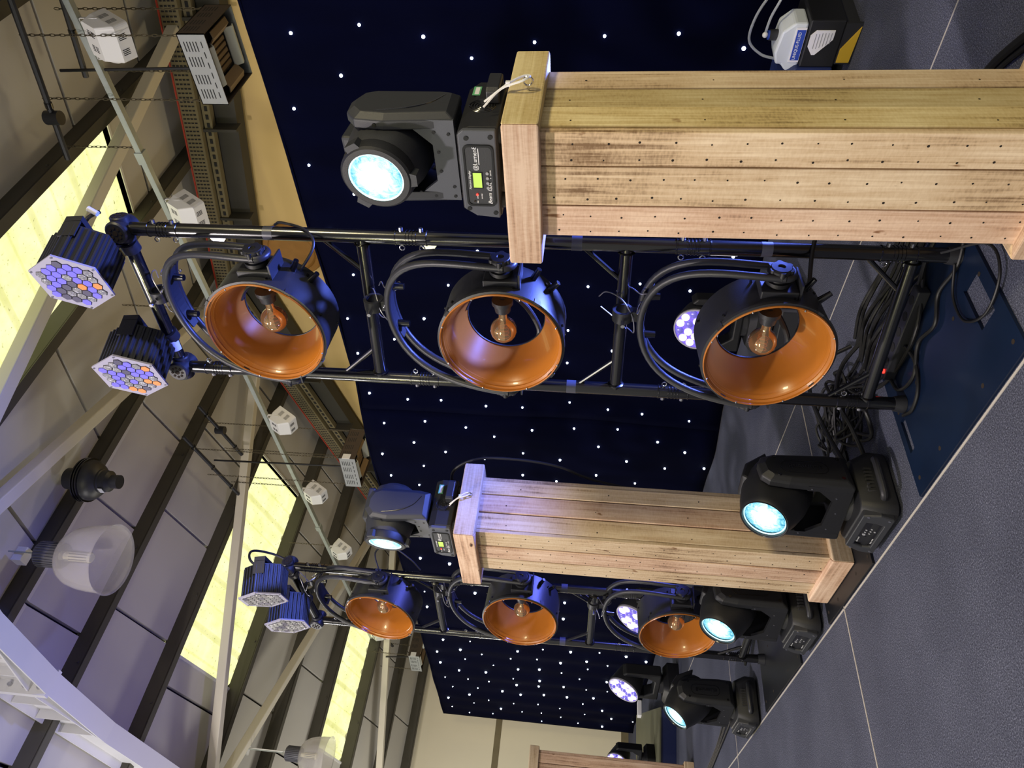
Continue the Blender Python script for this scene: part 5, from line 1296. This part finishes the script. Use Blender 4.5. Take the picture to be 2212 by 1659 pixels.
cn = thing('fluid_canister', 'pale fluid canister with blue label standing in the haze machine', 'canister', (3.715, 1.525, 0.236), R(-6))
q = MB(); q.prism([(-0.105, 0.0), (0.125, 0.0), (0.135, 0.055), (0.10, 0.085), (0.10, 0.11), (0.045, 0.125), (-0.06, 0.112), (-0.105, 0.06)], -0.095, 0.05, 'X'); q.build('can_body', 'fluid_can', cn, smooth=False, bevel=0.010)
q = MB(); q.cyl((-0.02, -0.01, 0.11), (-0.02, -0.01, 0.155), 0.026, n=20); q.build('cap', 'black_satin', cn)
MB().cyl((-0.02, -0.01, 0.155), (-0.02, -0.01, 0.162), 0.022, n=20).build('cap_seal', 'print_blue', cn)
q = MB(); q.sphere((-0.025, -0.012, 0.175), 0.014, 10, 8); q.build('valve', 'tie_white', cn)
lb = MB().box(-0.0985, -0.0955, -0.085, 0.085, 0.004, 0.052).build('can_label', 'label_white', cn, smooth=False)
MB().box(-0.0995, -0.0980, -0.075, 0.075, 0.006, 0.046).build('label_field', 'print_blue', lb, smooth=False)
text('UNIQUE-FLUID', 0.0205, 'print_white', lb, frame((-0.0998, 0.073, 0.024), (0, -1, 0), (0, 0, 1)), depth=0.0003)
q = MB(); q.tube(bez([(-0.02, -0.02, 0.175), (-0.02, -0.10, 0.165), (-0.01, -0.19, 0.135), (0.03, -0.215, 0.14), (0.02, -0.17, 0.19), (0.0, -0.08, 0.235), (0.0, 0.03, 0.24), (0.0, 0.10, 0.17), (0.01, 0.13, 0.09)], 8), 0.0065, 8); q.build('suction_tube', 'clear_tube', cn)

rs = thing('low_riser', 'low dark stage riser with olive top near the far wash heads', 'riser')
C_ = [(2.64, 8.31), (3.40, 11.10), (2.05, 11.30), (1.30, 8.75)]
MB().prism(C_, 0.002, 0.165, 'Z').build('riser_frame', 'hazer_blue', rs, smooth=False)
MB().prism([(2.655, 8.295), (3.415, 11.115), (2.04, 11.315), (1.285, 8.74)], 0.165, 0.182, 'Z').build('riser_deck', 'riser_top', rs, smooth=False)
tag(MB().box(3.16, 3.36, 10.28, 10.40, 0.183, 0.235, None).build('paper_pack', 'label_white', smooth=False, bevel=0.005), 'small white pack lying on the back corner of the low riser', 'pack')

ps = thing('power_strip', 'black power strip with a red light on the near base plate', 'power strip', (2.02, 1.905, 0.0125), R(8))
MB().box(-0.028, 0.028, -0.20, 0.20, 0.0, 0.042).build('strip_body', 'black_satin', ps, smooth=False, bevel=0.004)
MB().cyl((-0.010, 0.17, 0.042), (-0.010, 0.17, 0.048), 0.009, n=12).build('indicator_led', 'led_red', ps)
for k in range(5): MB().cyl((0, -0.15 + 0.07 * k, 0.042), (0, -0.15 + 0.07 * k, 0.0435), 0.018, n=16).build('socket', 'slot_dark', ps)

# ================================================================== CABLES
def cable(label, pts, r=0.006, group='black cables lying on the stage'):
    o = MB().tube(bez(pts, 8), r, 8).build('cable', 'rubber')
    return tag(o, label, 'cable', group)
def coil(label, x, y, n, rad, seed, ext=None, r=0.0055):
    q = random.Random(seed); pts = []
    for k in range(n * 9):
        t = 2 * pi * k / 9; rr = rad * (0.7 + 0.5 * q.random())
        pts.append((x + rr * 1.1 * cos(t) + q.uniform(-.02, .02), y + rr * sin(t) * 1.3 + q.uniform(-.02, .02), 0.008 + 0.055 * q.random() + 0.004 * k / 9))
    if ext: pts += ext
    return cable(label, pts, r)
pile = 'black cable in the tangled pile between the near truss and floor head'
k_ = 0
for (x, y, rad, s) in ((2.16, 2.62, 0.14, 1), (2.08, 2.46, 0.10, 2), (2.22, 2.56, 0.13, 3), (2.24, 2.74, 0.10, 4), (2.02, 2.40, 0.08, 5), (2.14, 2.50, 0.10, 6), (2.30, 2.66, 0.09, 7)):
    coil(pile, x, y, 2, rad, s, [(x - 0.02, y - 0.25, 0.02), (x - 0.06, 2.05 - 0.04 * s, 0.03), (2.04 + 0.015 * s, 1.75 - 0.02 * s, 0.03)], 0.0075 if s % 2 else 0.006)
run = 'black cable in the bundle running behind the near truss foot rung'
for s in range(9):
    q = random.Random(40 + s); x = 2.10 + 0.032 * s
    cable(run, [(x + q.uniform(-.03, .03), 2.26, 0.03), (x + q.uniform(-.03, .04), 2.05, 0.05 + 0.01 * (s % 3)), (x + q.uniform(-.02, .05), 1.82, 0.02 + 0.02 * (s % 2)), (x + q.uniform(-.03, .03), 1.58, 0.05), (x + q.uniform(-.06, .02), 1.36, 0.02), (x - 0.02, 1.18 + 0.03 * s, 0.012)], 0.0075)
cable('thin cable looping over the front of the dark blue base plate', [(1.93, 1.46, 0.10), (1.85, 1.36, 0.03), (1.74, 1.38, 0.022), (1.70, 1.50, 0.020), (1.77, 1.60, 0.020), (1.88, 1.60, 0.022), (1.95, 1.52, 0.03)], 0.0045)
cable('black cable snaking from the power strip across the dark blue plate', [(2.00, 2.10, 0.03), (1.90, 2.08, 0.02), (1.86, 1.96, 0.020), (1.93, 1.86, 0.022), (1.90, 1.74, 0.020), (1.97, 1.66, 0.02), (1.95, 1.52, 0.02), (2.02, 1.40, 0.02)], 0.0065)
cable('black cable hooked behind the near truss left foot', [(1.80, 2.11, 0.016), (1.77, 2.04, 0.018), (1.80, 1.96, 0.02), (1.90, 1.92, 0.02), (2.02, 1.94, 0.03)], 0.0065)
cable('black cable from the near pillar foot towards the curtain side', [(2.05, 1.18, 0.02), (2.0, 1.30, 0.02), (1.86, 1.33, 0.018), (1.80, 1.26, 0.016), (1.85, 1.16, 0.016), (2.02, 1.05, 0.012)], 0.0065)
cable('dark cable on the carpet right of the near pillar foot', [(2.34, 1.10, 0.012), (2.30, 1.025, 0.012), (2.22, 0.925, 0.012), (2.10, 0.80, 0.012), (1.9, 0.62, 0.012)], 0.014)
cable('thinner dark cable on the carpet right of the near pillar foot', [(2.30, 1.10, 0.008), (2.27, 1.03, 0.008), (2.20, 0.945, 0.008), (2.06, 0.80, 0.008), (1.86, 0.62, 0.008)], 0.008)
cable('bright-edged cable arching over the cable pile to the floor head', [(2.38, 2.33, 0.02), (2.32, 2.40, 0.16), (2.20, 2.44, 0.20), (2.02, 2.46, 0.17), (1.86, 2.50, 0.10), (1.79, 2.50, 0.07)], 0.009)
cable('grey-edged cable looping beside the floor head in front of the pillar', [(2.30, 2.20, 0.02), (2.22, 2.30, 0.10), (2.06, 2.33, 0.14), (1.94, 2.36, 0.10), (1.84, 2.42, 0.05), (1.80, 2.44, 0.05)], 0.009)
for s in range(5):
    q = random.Random(80 + s)
    cable('black cable in the bundle behind the second floor head', [(1.80, 3.60, 0.05), (1.95 + .02 * s, 3.75 + .05 * s, 0.03), (2.02 + .02 * s, 4.1 + q.uniform(-.04, .04), 0.02), (2.0 + .02 * s, 4.5, 0.03), (1.85 + .015 * s, 4.78, 0.05)], 0.009)
for s in range(4):
    cable('black cable in the bundle trailing behind the farthest floor head', [(1.72, 4.92, 0.05), (1.78 + .02 * s, 5.2 + .02 * s, 0.015), (1.72 + .034 * s, 5.6, 0.012 + .008 * (s % 2)), (1.66 + .02 * s, 6.1, 0.012), (1.6 + .02 * s, 6.6, 0.012)], 0.0065)
cable('thin curled cable on the carpet behind the second floor head', [(2.18, 3.95, 0.01), (2.30, 4.0, 0.01), (2.36, 4.10, 0.01), (2.28, 4.18, 0.01), (2.12, 4.12, 0.012)], 0.005)
# cables climbing the set
cable('black cable arching behind the second pillar head down to the stage', [(1.90, 3.02, 1.82), (1.95, 2.90, 1.82), (1.985, 2.83, 1.70), (1.99, 2.82, 1.50), (1.985, 2.85, 1.30), (1.975, 2.94, 1.10), (1.97, 3.05, 0.60), (1.98, 3.08, 0.03)], 0.007)
cable('black cable hanging from the top near lantern along the truss', [(1.80, 1.56, 2.21), (1.90, 1.50, 2.16), (1.96, 1.475, 2.20), (2.0, 1.475, 2.30), (2.02, 1.50, 2.34)], 0.005)
cable('black cable looping out of the far truss top above the top far lantern', [(1.80, 3.78, 2.32), (1.90, 3.72, 2.36), (1.94, 3.70, 2.28), (1.90, 3.76, 2.16), (1.87, 3.83, 2.10)], 0.005)
cable('dark cable behind the lowest near lantern down to the floor', [(1.80, 1.57, 0.50), (2.02, 1.46, 0.46), (2.20, 1.42, 0.30), (2.36, 1.45, 0.06), (2.40, 1.48, 0.006)], 0.007)
cable('dark blue lead arching from the far truss corner to its honeycomb lamp', [(1.71, 3.70, 2.95), (1.76, 3.66, 3.05), (1.84, 3.70, 3.08), (1.88, 3.80, 3.0), (1.85, 3.83, 2.88)], 0.007)
cable('grey lead arching from the near honeycomb lamp to the truss corner', [(1.88, 1.56, 3.00), (1.93, 1.52, 3.05), (1.99, 1.48, 3.04), (2.01, 1.46, 2.99)], 0.007)
tag(MB().cyl((1.99, 1.455, 2.985), (2.0, 1.44, 3.02), 0.010, n=14).build('cable_plug', 'label_white'), 'small labelled cable plug at the outer near truss corner', 'plug')
